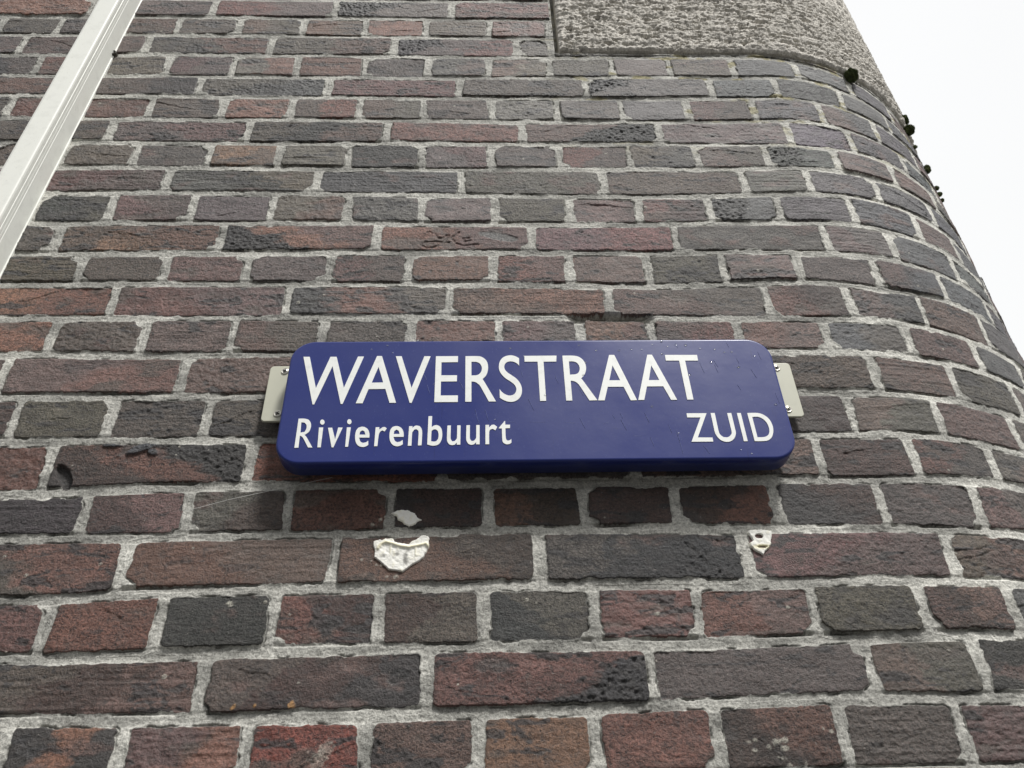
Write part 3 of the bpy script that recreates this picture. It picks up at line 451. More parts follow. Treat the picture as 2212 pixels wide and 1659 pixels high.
def build_wall(parent, material):
    u = lines([(-1.2, -.04, .008), (-.04, 1.87, .0010), (1.87, 2.19, .004), (2.19, 3.1, .012)])
    z = lines([(-DZ-.05, -1.47, .010), (-1.47, .0, .00092), (.0, 1.1, .010)])
    nu, nz = len(u), len(z)
    U, Z = np.meshgrid(u, z)
    U = U.astype(np.float32); Z = Z.astype(np.float32)
    n_a = fbm(U/.009, Z/.009, 11, 3); n_b = fbm(U/.0035, Z/.0035, 21, 2)
    wob = vn(U/.05, Z/.03, 31)
    sdf = np.full(U.shape, .02, np.float32)
    hb = np.zeros_like(U); alb = np.zeros(U.shape+(3,), np.float32)
    grain = np.ones_like(U)
    below = np.zeros_like(U)                       # close under a brick's lower edge
    strata = fbm(U/.05+3*vn(U/.04, Z/.04, 41), Z/.0032, 45, 2)
    rough = fbm(U/.0045, Z/.0040, 51, 3)
    big = fbm(U/.035, Z/.018, 61, 3)
    soot = fbm(U/.026+.8*vn(U/.02, Z/.01, 141), Z/.011, 143, 4, .6)
    cmix = fbm(U/.022, Z/.012, 71, 4, .6)
    for k in range(-19, 53):
        bricks, codes = course(k)
        zt0 = float(-k*H)+.012; zb0 = float(-(k+1)*H)-.012
        r0, r1 = np.searchsorted(z, zb0), np.searchsorted(z, zt0)
        if r1 <= r0: continue
        btop = bed_z(k-1, u); bbot = bed_z(k, u)
        for i in range(len(bricks)-1):
            a, b = bricks[i], bricks[i+1]
            rs = np.random.RandomState((k+40)*131+i*7+5)
            c0, c1 = np.searchsorted(u, a-.003), np.searchsorted(u, b+.003)
            if c1-c0 < 2: continue
            sl = (slice(r0, r1), slice(c0, c1))
            uu = U[sl]; zz = Z[sl]
            jb = .0060+rs.uniform(-.0010, .0012); jt = .0058+rs.uniform(-.001, .001)
            jl = .0062+rs.uniform(-.0016, .0014); jr = .0062+rs.uniform(-.0016, .0014)
            rot = rs.normal(0, .006)
            L = b-a
            x = (uu-a)/L
            wz = wob[sl]*.0007
            dt = btop[c0:c1][None, :]-zz-jt+wz+rot*(uu-(a+b)/2)
            db = zz-bbot[c0:c1][None, :]-jb+wz-rot*(uu-(a+b)/2)
            sh = rs.normal(0, .010)
            ml = (zz-(btop[c0:c1]+bbot[c0:c1])[None, :]/2)*sh*3
            dl = uu-a-jl+wob[sl]*.0008+ml; dr = b-uu-jr+wob[sl]*.0008-ml
            rad = rs.uniform(.002, .0065)
            # broken corners
            for _ in range(rs.poisson(.9)):
                cu = a+jl if rs.rand() < .5 else b-jr
                cz0 = (btop[c0]-jt) if rs.rand() < .35 else (bbot[c0]+jb)
                rr = rs.uniform(.003, .010)
                dcut = np.hypot((uu-cu)*.8, zz-cz0)-rr
                dt = np.minimum(dt, dcut)
            du = np.minimum(dl, dr); dv = np.minimum(dt, db)
            qx = rad-du; qz = rad-dv
            s = np.hypot(np.maximum(qx, 0), np.maximum(qz, 0))+np.minimum(np.maximum(qx, qz), 0)-rad
            s = s+n_a[sl]*.0009+n_b[sl]*.0009+np.maximum(vn(uu/.013+k, zz/.008+i, 35), .1)*rs.uniform(.0000, .0034)
            code = codes[i]
            # colour zones along the brick
            tpos = np.clip(x+cmix[sl]*.22+rs.uniform(.1, .6)*(zz+(k+.5)*H)/H*rs.choice([-1, 1]), 0, .999)*len(code)
            pal = np.array([ALB[c] for c in code], np.float32)*np.array([[rs.uniform(.85, 1.18)]*3])*(1+rs.normal(0, .05, (1, 3)))
            j = np.clip(tpos-.5, 0, len(code)-1.001) if len(code) > 1 else np.zeros_like(tpos)
            j0 = np.floor(j).astype(int); sw = rs.choice([.08, .20, .30]); fr = ss(.5-sw, .5+sw, j-j0)[..., None]
            j1 = np.minimum(j0+1, len(code)-1)
            cc = pal[j0]*(1-fr)+pal[j1]*fr
            # blotches of soot grey and red
            m1 = ss(.15, .55, big[sl]*rs.choice([-1, 1])+rs.uniform(-.25, .1))[..., None]*.75
            tgt = np.array(ALB['G' if code[0] in 'RrOS' else ('r' if rs.rand() < .5 else 'B')], np.float32)
            cc = cc*(1-m1)+tgt*m1
            cc = cc*(1+.60*cmix[sl][..., None]*rs.uniform(.3, 1.0))
            # soot and fire marks with a shape of their own
            sg_ = rs.uniform(-.35, .12)
            so = ss(.16, .34, soot[sl]*rs.choice([-1, 1])+sg_*.6)*(.85 if sg_ > -.2 else .5)
            cc = cc*(1-so[..., None])+np.array([.034, .032, .033], np.float32)*so[..., None]
            # darker fired rim
            rim = ss(-.006, -.0005, s+cmix[sl]*.004)[..., None]*rs.uniform(0, .25)
            cc = cc*(1-rim)
            xm = np.zeros_like(uu)
            if 'X' in code:
                w_ = np.array([1.0 if c == 'X' else 0.0 for c in code], np.float32)
                xm = w_[j0]*(1-fr[..., 0])+w_[j1]*fr[..., 0]
            base = rs.normal(0, .0009)
            if 'X' in code: base += .0006
            hh = base+(x-.5)*rs.normal(0, .0012)+(zz+(k+.5)*H)*rs.normal(0, .02)
            hh = hh+big[sl]*.0006+strata[sl]*rs.choice([.0001, .0002, .0003, .0006])+n_b[sl]*.00028+rough[sl]*rs.choice([.0003, .0005, .0008])
            hh = hh+so*(rough[sl]*.0007+n_b[sl]*.0003)
            hh = hh+xm*(rough[sl]*.0009+n_b[sl]*.0009)
            # creases / folds in the clay
            for _ in range(rs.poisson(.22)):
                x0, z0 = rs.uniform(.15, .85), rs.uniform(-.015, .015)
                an = rs.normal(0, .22); ln = rs.uniform(.012, .05)
                pu = uu-(a+x0*L); pz = zz+(k+.5)*H-z0
                al_ = pu*math.cos(an)+pz*math.sin(an); ac_ = -pu*math.sin(an)+pz*math.cos(an)+wob[sl]*.006+n_a[sl]*.002
                f = np.exp(-(ac_/.0011)**2)*ss(ln, ln*.6, np.abs(al_))
                hh = hh-f*.0012*(.6+.8*np.abs(n_b[sl]))
                hh = hh+ss(-.003, .001, ac_)*ss(.02, .0, ac_)*ss(ln, ln*.5, np.abs(al_))*.0008
            # pits
            rnd = .0003*ss(-.0030, 0, s)
            hh = hh-rnd
            cur = sdf[sl]
            take = s < cur
            sdf[sl] = np.where(take, s, cur)
            hb[sl] = np.where(take, hh, hb[sl])
            grain[sl] = np.where(take, np.clip(rs.choice([.7, .85, 1.0, 1.15])+big[sl]*.25, .5, 1.35), grain[sl])
            alb[sl] = np.where(take[..., None], cc, alb[sl])
            ub = ss(.0034, .0008, -db)*ss(-.0035, 0.0, -db)*(du > -.001)
            below[sl] = np.maximum(below[sl], ub*rs.uniform(.0, 1.0)*ss(-.5, .4, vn(uu/.03, zz*0+k, 81+i % 5)))
    # stone opening
    st = (U > STONE_L-.010) & (Z > STONE_B-.008) & (Z < STONE_T+.006)
    ds = np.minimum(np.minimum(U-(STONE_L-.012), Z-(STONE_B-.007)), (STONE_T+.006)-Z)
    sdf = np.maximum(sdf, ds+n_b*.0005)
    below = below*(ds < 0)
    # chipped pockets and extra pieces measured on the photographed wall
    F = {k_: np.array(v)*.001 for k_, v in FEAT.items()}

    def seg_d(pts):
        d = np.full(U.shape, 9., np.float32)
        lo = pts.min(0)-.01; hi = pts.max(0)+.01
        a0, a1 = np.searchsorted(z, lo[1]), np.searchsorted(z, hi[1]); b0, b1 = np.searchsorted(u, lo[0]), np.searchsorted(u, hi[0])
        s_ = (slice(a0, a1), slice(b0, b1)); x_, y_ = U[s_], Z[s_]
        dd = np.full(x_.shape, 9., np.float32)
        for p, q in zip(pts[:-1], pts[1:]):
            v = q-p; t = np.clip(((x_-p[0])*v[0]+(y_-p[1])*v[1])/(v@v), 0, 1)
            dd = np.minimum(dd, np.hypot(x_-p[0]-t*v[0], y_-p[1]-t*v[1]))
        return s_, dd
    for n_ in ('c0', 'c1', 'c2', 'c3', 'c4'):
        s_, dd = seg_d(F[n_])
        g_ = ss(.0026, .0004, dd+n_a[s_]*.0006)
        hb[s_] -= g_*.0015
        alb[s_] *= (1-.22*g_)[..., None]
    # brick faces behind the filler remains lie flat
    for key in ('pA', 'pB', 'pC'):
        c_ = F[key].mean(0); e_ = np.hypot((U-c_[0])/.055, (Z-c_[1])/.035)
        hb = hb+(np.minimum(hb, 0)-hb)*ss(1.3, .8, e_)
    # smooth cement smear on the carved brick
    cx_, cz_ = .992, -.708
    e_ = np.hypot((U-cx_)/.031, (Z-cz_-(U-cx_)*-.25)/.0085)+n_a*.15
    g_ = ss(1.0, .8, e_)
    alb = alb*(1-g_[..., None])+np.array([.13, .125, .12], np.float32)*g_[..., None]
    hb = hb*(1-g_)+(-.0012)*g_
    # slate-grey flakes stuck on a lower brick, one deep pocket beside it
    for (cx_, cz_, rx, rz, an, dh, c_) in ((.574, -1.063, .020, .0055, .42, .0030, (.060, .062, .070)), (.543, -1.0585, .013, .0028, .0, .0022, (.058, .06, .068)), (.588, -1.068, .006, .0040, 0, .0025, (.06, .062, .07)),
                                          (.4965, -1.097, .0065, .018, .45, -.0050, (.035, .032, .030)), (.884, -1.3265, .0115, .0075, .3, -.0010, (.034, .033, .033)), (.976, -1.317, .016, .007, 0, -.0010, (.095, .080, .075)),
                                          (1.168, -.3105, .030, .016, 0, 0, (.018, .018, .024)), (.476, -1.262, .0, .0, 0, 0, (0, 0, 0))):
        if rx == 0: continue
        pu = U-cx_; pz = Z-cz_
        e_ = np.hypot((pu*math.cos(an)+pz*math.sin(an))/rx, (-pu*math.sin(an)+pz*math.cos(an))/rz)+n_a*.55+.25*cmix
        g_ = ss(1.15, .65, e_)*(.7 if abs(dh) < .0021 else 1)
        alb = alb*(1-g_[..., None])+np.array(c_, np.float32)*g_[..., None]
        hb = hb+g_*dh
        if dh < 0: sdf = np.minimum(sdf, np.where(g_ > .3, -.001, sdf))
    # lime splashes and small chips of old mortar on the bricks
    rs = np.random.RandomState(77)
    spots = [(a_, b_, .0022) for a_, b_ in F['white22'][:4]]+[(a_, b_, .0034) for a_, b_ in F['white22'][3:6]]+[(a_, b_, .0020) for a_, b_ in F['white22'][6:]]
    spots += [(float(rs.uniform(.1, 1.8)), float(rs.uniform(-1.4, -.1)), float(rs.uniform(.0008, .0018))) for _ in range(240)]
    spots += [(.925, -1.235, .0035), (.905, -1.300, .0045), (.7005, -1.309, .0030), (.815, -1.402, .0085), (.822, -1.392, .0080), (1.145, -1.268, .0026), (1.012, -1.250, .0018), (.708, -1.250, .0030), (1.435, -1.312, .002)]
    spots += [(.848+.006*q_, -1.2055-.0022*q_-.002*(q_ % 2), .0016) for q_ in range(5)]+[(.838, -1.2035, .0012), (.866, -1.2225, .0020), (.874, -1.2240, .0026), (.8705, -1.2345, .0016), (.855, -1.1560, .0022), (.8600, -1.1530, .0018), (.846, -1.1625, .0018)]
    spots += [(.729, -1.3512, .0024), (.749, -1.3515, .0022), (.785, -1.3518, .0028)]
    for a_, b_, r_ in spots:
        i0, i1 = np.searchsorted(z, b_-3*r_), np.searchsorted(z, b_+3*r_); j0_, j1_ = np.searchsorted(u, a_-3*r_), np.searchsorted(u, a_+3*r_)
        if i1 <= i0 or j1_ <= j0_: continue
        s_ = (slice(i0, i1), slice(j0_, j1_))
        e_ = np.hypot((U[s_]-a_)*.9, Z[s_]-b_)/r_+n_a[s_]*.9+n_b[s_]*.6
        g_ = ss(1.1, .6, e_)*(.75 if r_ < .007 else .42)
        alb[s_] = alb[s_]*(1-g_[..., None])+np.array([.42, .40, .34] if abs(b_+1.3515) > .0012 or a_ > .80 else [.45, .24, .08], np.float32)*g_[..., None]
        hb[s_] += g_*.0005
    mk = np.clip(.5-sdf/.0017, 0, 1)
    # mortar
    bedness = np.zeros_like(U)
    for k in range(-19, 53):
        bz = bed_z(k, u)
        i0, i1 = np.searchsorted(z, bz.min()-.013), np.searchsorted(z, bz.max()+.013)
        if i1 > i0:
            bedness[i0:i1] = np.maximum(bedness[i0:i1], ss(.0085, .0055, np.abs(Z[i0:i1]-bz[None, :])))
    hm = -.0006-.0010*bedness+n_a*.0006+n_b*.0006+.0010*vn(U/.05, Z/.015, 91)-below*.0055
    hm = hm+.0011*ss(.004, .0, sdf)*ss(-.2, .6, vn(U/.02, Z/.02, 95))
    gate = ss(-.05, .5, vn(U/.016, Z/.011, 98))
    hair = np.exp(-((sdf-.0010)/.0007)**2)*gate
    hm = hm-hair*.0030
    hm = hm-.010*ss(.011, .006, np.abs(Z+.8635+.1*n_a*.01))*ss(1.075, 1.095, U)*ss(1.20, 1.18, U)
    hm = np.where(ds > .0035, -.022, hm)
    mval = .445+.12*fbm(U/.10, Z/.03, 101, 3)+.03*n_a
    # pale lime bloom on the rounded corner, raised to paint in brighter light
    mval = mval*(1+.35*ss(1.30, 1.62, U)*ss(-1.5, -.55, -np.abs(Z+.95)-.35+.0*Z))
    mval = mval*(1.14-.27*bedness*ss(-.35, .35, vn(U/.07, Z/.05, 97)))
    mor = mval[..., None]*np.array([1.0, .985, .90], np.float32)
    lich = ss(.18, .42, fbm(U/.030, Z/.012, 111, 3))*ss(-.60, -.33, Z)*ss(1.02, 1.2, U)*.75
    mor = mor*(1-lich[..., None])+np.array([.33, .29, .12], np.float32)*lich[..., None]
    dirt_shade = ss(-.15, .5, fbm(U/.045, Z/.02, 121, 3)+.25*ss(-.5, -1.3, Z)-.12)*.55  # patchy mortar dirt, biased downwards to paint the dimmer light lower on the wall
    mor = mor*(1-dirt_shade[..., None]*.6)
    mor = mor*(1-.65*hair[..., None])
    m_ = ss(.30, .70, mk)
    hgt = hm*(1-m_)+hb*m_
    P = to_xyz(U, Z, hgt)
    one = np.ones(U.shape+(1,), np.float32)
    grn = grain[..., None]
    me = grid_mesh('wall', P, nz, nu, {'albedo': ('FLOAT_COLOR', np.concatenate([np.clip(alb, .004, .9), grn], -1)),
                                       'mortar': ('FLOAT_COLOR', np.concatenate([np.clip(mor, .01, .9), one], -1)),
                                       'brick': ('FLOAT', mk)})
    return link('wall', me, material, parent)


# ------------------------------------------------------------------ rough hewn stone at the corner
def stone_material():
    m, nt, b = mat('hewn_stone', rough=.8, spec=.35)
    g = nt.nodes.new('ShaderNodeNewGeometry').outputs['Position']
    hgt = nt.nodes.new('ShaderNodeAttribute'); hgt.attribute_name = 'relief'
    n1 = noise_n(nt, g, 260, 4, .7); n2 = noise_n(nt, g, 90, 4, .65); n3 = noise_n(nt, g, 18, 3, .6)
    v = math_n(nt, 'ADD', math_n(nt, 'MULTIPLY', n1, .6), math_n(nt, 'MULTIPLY', n2, .4))
    c = mixc(nt, mapr(nt, v, .36, .62, 0, 1), (.36, .338, .30), (.90, .86, .78))
    c = mixc(nt, mapr(nt, n3, .45, .7, 0, .5), c, (.50, .48, .44))
    c = mixc(nt, mapr(nt, n1, .64, .72, 0, .7), c, (.62, .58, .50))
    # hollows of the hewn face are darker
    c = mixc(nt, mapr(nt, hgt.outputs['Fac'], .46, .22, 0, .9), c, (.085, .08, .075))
    nt.links.new(c, b.inputs['Base Color'])
    bp = nt.nodes.new('ShaderNodeBump'); bp.inputs['Distance'].default_value = .0045
    nt.links.new(v, bp.inputs['Height']); nt.links.new(bp.outputs[0], b.inputs['Normal'])
    return m


def build_stone(parent, material):
    ue = US+RAD*math.pi/2
    u = lines([(STONE_L, 1.90, .0017), (1.90, ue-.02, .006)])
    z = lines([(STONE_B, .04, .0017), (.04, STONE_T, .006)])
    U, Z = np.meshgrid(u, z)
    n = fbm(U/.017+.5*vn(U/.02, Z/.02, 201), Z/.0095, 203, 4, .6)
    m_ = fbm(U/.0040, Z/.0026, 213, 3, .6)
    n = fbm(U/.026+.6*vn(U/.03, Z/.02, 201), Z/.010, 203, 4, .65)
    pit = ss(.16, .42, fbm(U/.013+.4*vn(U/.01, Z/.01, 221), Z/.0058, 223, 3, .6))
    rel = np.clip(.80+.42*n+.30*m_-.55*pit, 0, 1)
    edge = np.minimum(np.minimum(U-u[0], u[-1]-U), np.minimum(Z-z[0], z[-1]-Z))
    margin = ss(.018, .008, edge+n*.003)                 # dressed border is finer
    rel = rel*(1-margin*.4)+.66*margin*.4
    hh = .0050+(rel-.6)*.0125
    edge2 = edge.copy()
    hh = hh-.0045*(1-ss(0, .006, edge2+n*.0012))
    P = to_xyz(U, Z, hh)
    nz, nu = U.shape
    me = grid_mesh('stone_block', P, nz, nu, {'relief': ('FLOAT', rel)})
    # returns of the block into the wall
    bm = bmesh.new(); bm.from_mesh(me); bm.verts.ensure_lookup_table()
    ids = [j for j in range(nu)]+[(i+1)*nu-1 for i in range(1, nz)]+[(nz-1)*nu+j for j in range(nu-2, -1, -1)]+[i*nu for i in range(nz-2, 0, -1)]
    uf = U.reshape(-1); zf = Z.reshape(-1)
    front = [bm.verts[i] for i in ids]
    back = [bm.verts.new(to_xyz(uf[i], zf[i], -.05)) for i in ids]
    for a in range(len(ids)):
        c = (a+1) % len(ids)
        bm.faces.new((front[c], front[a], back[a], back[c]))
    bm.normal_update(); bm.to_mesh(me); bm.free()
    return link('stone_block', me, material, parent)


# ------------------------------------------------------------------ generic solids
def rounded_rect(x0, x1, z0, z1, r, n=10):
    pts = []
    for cx, cz, a0 in ((x1-r, z1-r, 0), (x0+r, z1-r, 90), (x0+r, z0+r, 180), (x1-r, z0+r, 270)):
        for i in range(n+1):
            a = math.radians(a0+90*i/n)
            pts.append((cx+r*math.cos(a), cz+r*math.sin(a)))
    return pts


def inset_rr(x0, x1, z0, z1, r, d, n):
    return rounded_rect(x0+d, x1-d, z0+d, z1-d, max(r-d, .0002), n)


def plate(name, x0, x1, z0, z1, r, yf, yb, bev, material, parent, n=12, nb=5):
    """rounded plate with a rolled front edge; yf = front (towards camera, negative), yb = back"""
    bm = bmesh.new()
    rings = []
    back = [bm.verts.new((x, yb, z+DZ)) for x, z in rounded_rect(x0, x1, z0, z1, r, n)]
    rings.append(back)
    for i in range(nb+1):
        a = math.pi/2*i/nb
        d = bev*(1-math.cos(a)); y = yf+bev*(1-math.sin(a))
        rings.append([bm.verts.new((x, y, z+DZ)) for x, z in inset_rr(x0, x1, z0, z1, r, d, n)])
    for A, B in zip(rings[:-1], rings[1:]):
        for i in range(len(A)):
            j = (i+1) % len(A)
            bm.faces.new((A[i], A[j], B[j], B[i]))
    bm.faces.new(rings[-1]); bm.faces.new(back[::-1])
    for f in bm.faces: f.smooth = len(f.verts) == 4
    bmesh.ops.recalc_face_normals(bm, faces=bm.faces)
    me = bpy.data.meshes.new(name); bm.to_mesh(me); bm.free()
    o = link(name, me, material, parent)
    return o


def lathe_disc(name, c, prof, material, parent, n=20):
    """profile of (radius, y offset) pairs around the -Y axis at c"""
    bm = bmesh.new(); rings = []
    for r, y in prof:
        if r == 0: rings.append([bm.verts.new((c[0], c[1]+y, c[2]))])
        else: rings.append([bm.verts.new((c[0]+r*math.cos(2*math.pi*i/n), c[1]+y, c[2]+r*math.sin(2*math.pi*i/n))) for i in range(n)])
    for A, B in zip(rings[:-1], rings[1:]):
        for i in range(n):
            j = (i+1) % n
            if len(B) == 1: bm.faces.new((A[i], A[j], B[0]))
            elif len(A) == 1: bm.faces.new((A[0], B[j], B[i]))
            else: bm.faces.new((A[i], A[j], B[j], B[i]))
    for f in bm.faces: f.smooth = True
    bmesh.ops.recalc_face_normals(bm, faces=bm.faces)
    me = bpy.data.meshes.new(name); bm.to_mesh(me); bm.free()
    return link(name, me, material, parent)


def box_mesh(bm, lo, hi, M=None):
    v = []
    for x in (lo[0], hi[0]):
        for y in (lo[1], hi[1]):
            for z in (lo[2], hi[2]):
                p = Vector((x, y, z))
                v.append(bm.verts.new(M @ p if M else p))
    for q in ((0, 1, 3, 2), (4, 6, 7, 5), (0, 4, 5, 1), (2, 3, 7, 6), (0, 2, 6, 4), (1, 5, 7, 3)):
        bm.faces.new([v[i] for i in q])


# ------------------------------------------------------------------ street sign
def sign_material():
    m, nt, b = mat('blue_enamel', (.013, .025, .170), .22, .5)
    g = nt.nodes.new('ShaderNodeNewGeometry').outputs['Position']
    n1 = noise_n(nt, g, 420, 2, .5)
    st = nt.nodes.new('ShaderNodeMapping'); st.inputs['Scale'].default_value = (14, 1, 1.3); st.inputs['Rotation'].default_value = (0, math.radians(10), 0)
    nt.links.new(g, st.inputs[0])
    n2 = noise_n(nt, st.outputs[0], 9, 3, .6)
    n3 = noise_n(nt, g, 7, 3, .6)
    c = mixc(nt, mapr(nt, n1, .64, .74, 0, .28), (.013, .026, .172), (.09, .12, .30))
    c = mixc(nt, mapr(nt, n3, .45, .75, 0, .22), c, (.018, .032, .155))
    c = mixc(nt, mapr(nt, n2, .66, .72, 0, .35), c, (.006, .010, .09))
    nt.links.new(c, b.inputs['Base Color'])
    nt.links.new(mapr(nt, n3, .3, .7, .26, .40), b.inputs['Roughness'])
    bp = nt.nodes.new('ShaderNodeBump'); bp.inputs['Distance'].default_value = .0004; bp.inputs['Strength'].default_value = .5
    nt.links.new(noise_n(nt, g, 30, 3, .6), bp.inputs['Height']); nt.links.new(bp.outputs[0], b.inputs['Normal'])
    return m


def build_sign():
    X0, X1, Z0, Z1 = .7378, 1.3208, -1.1085, -.9348
    s = empty('street_sign', ((X0+X1)/2, -.012, Z0+DZ), 'blue street name sign with rounded corners and white lettering, screwed to the dark brick wall', 'sign')
    plate('panel', X0, X1, Z0, Z1, .0290, -.0400, -.0150, .0030, sign_material(), s, 16, 6)
    wm, nt, b = mat('white_lettering', (.90, .92, .89), .42, .5)
    g = nt.nodes.new('ShaderNodeNewGeometry').outputs['Position']
    nt.links.new(mixc(nt, mapr(nt, noise_n(nt, g, 120, 4, .6), .5, .8, 0, .5), (.90, .92, .89), (.62, .64, .62)), b.inputs['Base Color'])
    for key, nm in (('a', 'street name in large white capitals'), ('b', 'district name in small white letters'), ('c', 'city part in white capitals at lower right')):
        cu = bpy.data.curves.new('lettering', 'CURVE')
        cu.dimensions = '2D'; cu.fill_mode = 'BOTH'; cu.extrude = .00025; cu.resolution_u = 1
        for k, loops in GLYPHS:
            if k != key: continue
            for lp in loops:
                sp = cu.splines.new('POLY'); sp.points.add(len(lp)-1); sp.use_cyclic_u = True
                for p, (x, z) in zip(sp.points, lp): p.co = (x*.001, z*.001, 0, 1)
        tmp = bpy.data.objects.new('lettering', cu)
        me = bpy.data.meshes.new_from_object(tmp)
        me.name = 'lettering'
        bpy.data.objects.remove(tmp)
        me.transform(Matrix(((1, 0, 0, 0), (0, 0, -1, -.0403), (0, 1, 0, DZ), (0, 0, 0, 1))))
        me.materials.clear()
        o = link('lettering', me, wm, s)
        tag(o, nm)
    cm, nt, b = mat('cream_bracket', (.60, .60, .49), .38, .5)
    g = nt.nodes.new('ShaderNodeNewGeometry').outputs['Position']
    nt.links.new(mixc(nt, mapr(nt, noise_n(nt, g, 45, 4, .6), .5, .8, 0, .4), (.60, .60, .49), (.45, .45, .36)), b.inputs['Base Color'])
    sm, _, _ = mat('screw_steel', (.62, .60, .54), .30, .5, .75)
    dm, _, _ = mat('screw_recess', (.015, .014, .013), .7, .3)
    for x0, x1, sx, lab in ((.7075, .765, .7262, 'cream bracket plate at the left end of the sign'), (1.295, 1.3525, 1.3345, 'cream bracket plate at the right end of the sign')):
        br = plate('bracket', x0, x1, -1.0335, -.9515, .0050, -.0125, -.0095, .0010, cm, s, 6, 3)
        tag(br, lab)
        for zz in (-.9600, -1.0230):
            sc = lathe_disc('screw', (sx, -.0125, zz+DZ), [(.0047, .0002), (.0047, -.0007), (.0042, -.0012), (.0036, -.0012), (.0031, -.0007), (.0026, -.0013), (.0014, -.0016), (0, -.0016)], sm, br, 24)
            bm = bmesh.new()
            for a in (25, 115):
                M = Matrix.Translation((sx, -.0125-.0016, zz+DZ)) @ Matrix.Rotation(math.radians(a), 4, 'Y')
                box_mesh(bm, (-.0023, -.00025, -.0007), (.0023, .0006, .0007), M)
            me = bpy.data.meshes.new('screw_recess'); bm.to_mesh(me); bm.free()
            me.materials.append(dm)
            # the recess belongs to the screw head
            bm = bmesh.new(); bm.from_mesh(sc.data); n0 = len(bm.faces); bm.from_mesh(me)
            bm.faces.ensure_lookup_table()
            for f in bm.faces[n0:]: f.material_index = 1
            bm.to_mesh(sc.data); bm.free(); sc.data.materials.append(dm)
            bpy.data.meshes.remove(me)
    # standoff blocks behind the plate
    for lo, hi in (((.78, -.0152, -1.05+DZ), (.82, .004, -.99+DZ)), ((1.23, -.0152, -1.05+DZ), (1.27, .004, -.99+DZ)),
                   ((.712, -.0094, -1.010+DZ), (.762, .004, -.975+DZ)), ((1.298, -.0094, -1.010+DZ), (1.348, .004, -.975+DZ))):
        bm = bmesh.new()
        box_mesh(bm, lo, hi)
        me = bpy.data.meshes.new('spacer'); bm.to_mesh(me); bm.free()
        link('spacer', me, dm, s)
    return s


# ------------------------------------------------------------------ white cable trunking on the left
def build_trunking():
    m, nt, b = mat('white_plastic', (.78, .79, .74), .45, .5)
    g = nt.nodes.new('ShaderNodeNewGeometry').outputs['Position']
    c = mixc(nt, mapr(nt, noise_n(nt, g, 70, 5, .65), .50, .78, 0, .35), (.88, .89, .83), (.58, .59, .54))
    c = mixc(nt, mapr(nt, noise_n(nt, g, 500, 2, .5), .66, .74, 0, .35), c, (.35, .35, .31))
    nt.links.new(c, b.inputs['Base Color'])
    # section (x, y) from the wall at the right side round to the wall at the left; x relative to the right wall edge
    x = .0; D = -.050; W = -.0345
    sec = [(.0015, .004), (.0015, -.0015), (.0, -.0022), (0, -.0285), (-.0005, -.0291), (-.0005, -.0305), (.0001, -.0312), (.0001, -.0338), (-.0001, -.0343), (-.0001, -.0354),
           (.0004, -.0359), (.0005, -.0396), (-.0001, -.0400), (-.0001, -.0410), (.0006, -.0415), (.0008, -.0470), (.0002, -.0494), (-.0016, -.0503), (-.004, -.0505),
           (W+.004, -.0505), (W+.0008, -.0495), (W, -.047), (W, .004)]
    root = empty('cable_trunking', (.27, 0, 0), 'white vertical plastic trunking with a grooved side, fixed to the wall at the left', 'cable trunking')
    zs = [-DZ+.0, 1.1]
    ln = lambda z: .3345+(z+.07)*.0205
    for nm, part in (('channel', sec[:6]+[(-.004, -.0305)]+[(W+.003, -.0305), (W+.0006, -.0305), (W+.0006, .004)]), ('cover', None)):
        bm = bmesh.new()
        if nm == 'channel':
            pts = part
        else:
            pts = [(-.0015, -.0309)]+sec[6:-1]+[(W, -.0309)]
        rings = [[bm.verts.new((ln(z)+a, c_, z+DZ)) for a, c_ in pts] for z in zs]
        n = len(pts)
        for i in range(n):
            j = (i+1) % n
            bm.faces.new((rings[0][i], rings[0][j], rings[1][j], rings[1][i]))
        bm.faces.new(rings[0]); bm.faces.new(rings[1][::-1])
        bmesh.ops.recalc_face_normals(bm, faces=bm.faces)
        me = bpy.data.meshes.new(nm); bm.to_mesh(me); bm.free()
        link(nm, me, m, root)
    return root


# ------------------------------------------------------------------ filler, moss, drops, thread
def inside(poly, x, y):
    r = np.zeros(x.shape, bool); n = len(poly)
    for i in range(n):
        x0, y0 = poly[i]; x1, y1 = poly[(i+1) % n]
        c = ((y0 > y) != (y1 > y)) & (x < (x1-x0)*(y-y0)/(y1-y0+1e-12)+x0)
        r ^= c
    return r


def poly_dist(poly, x, y):
    d = np.full(x.shape, 9.)
    for i in range(len(poly)):
        p = poly[i]; v = poly[(i+1) % len(poly)]-p
        t = np.clip(((x-p[0])*v[0]+(y-p[1])*v[1])/(v@v), 0, 1)
        d = np.minimum(d, np.hypot(x-p[0]-t*v[0], y-p[1]-t*v[1]))
    return d


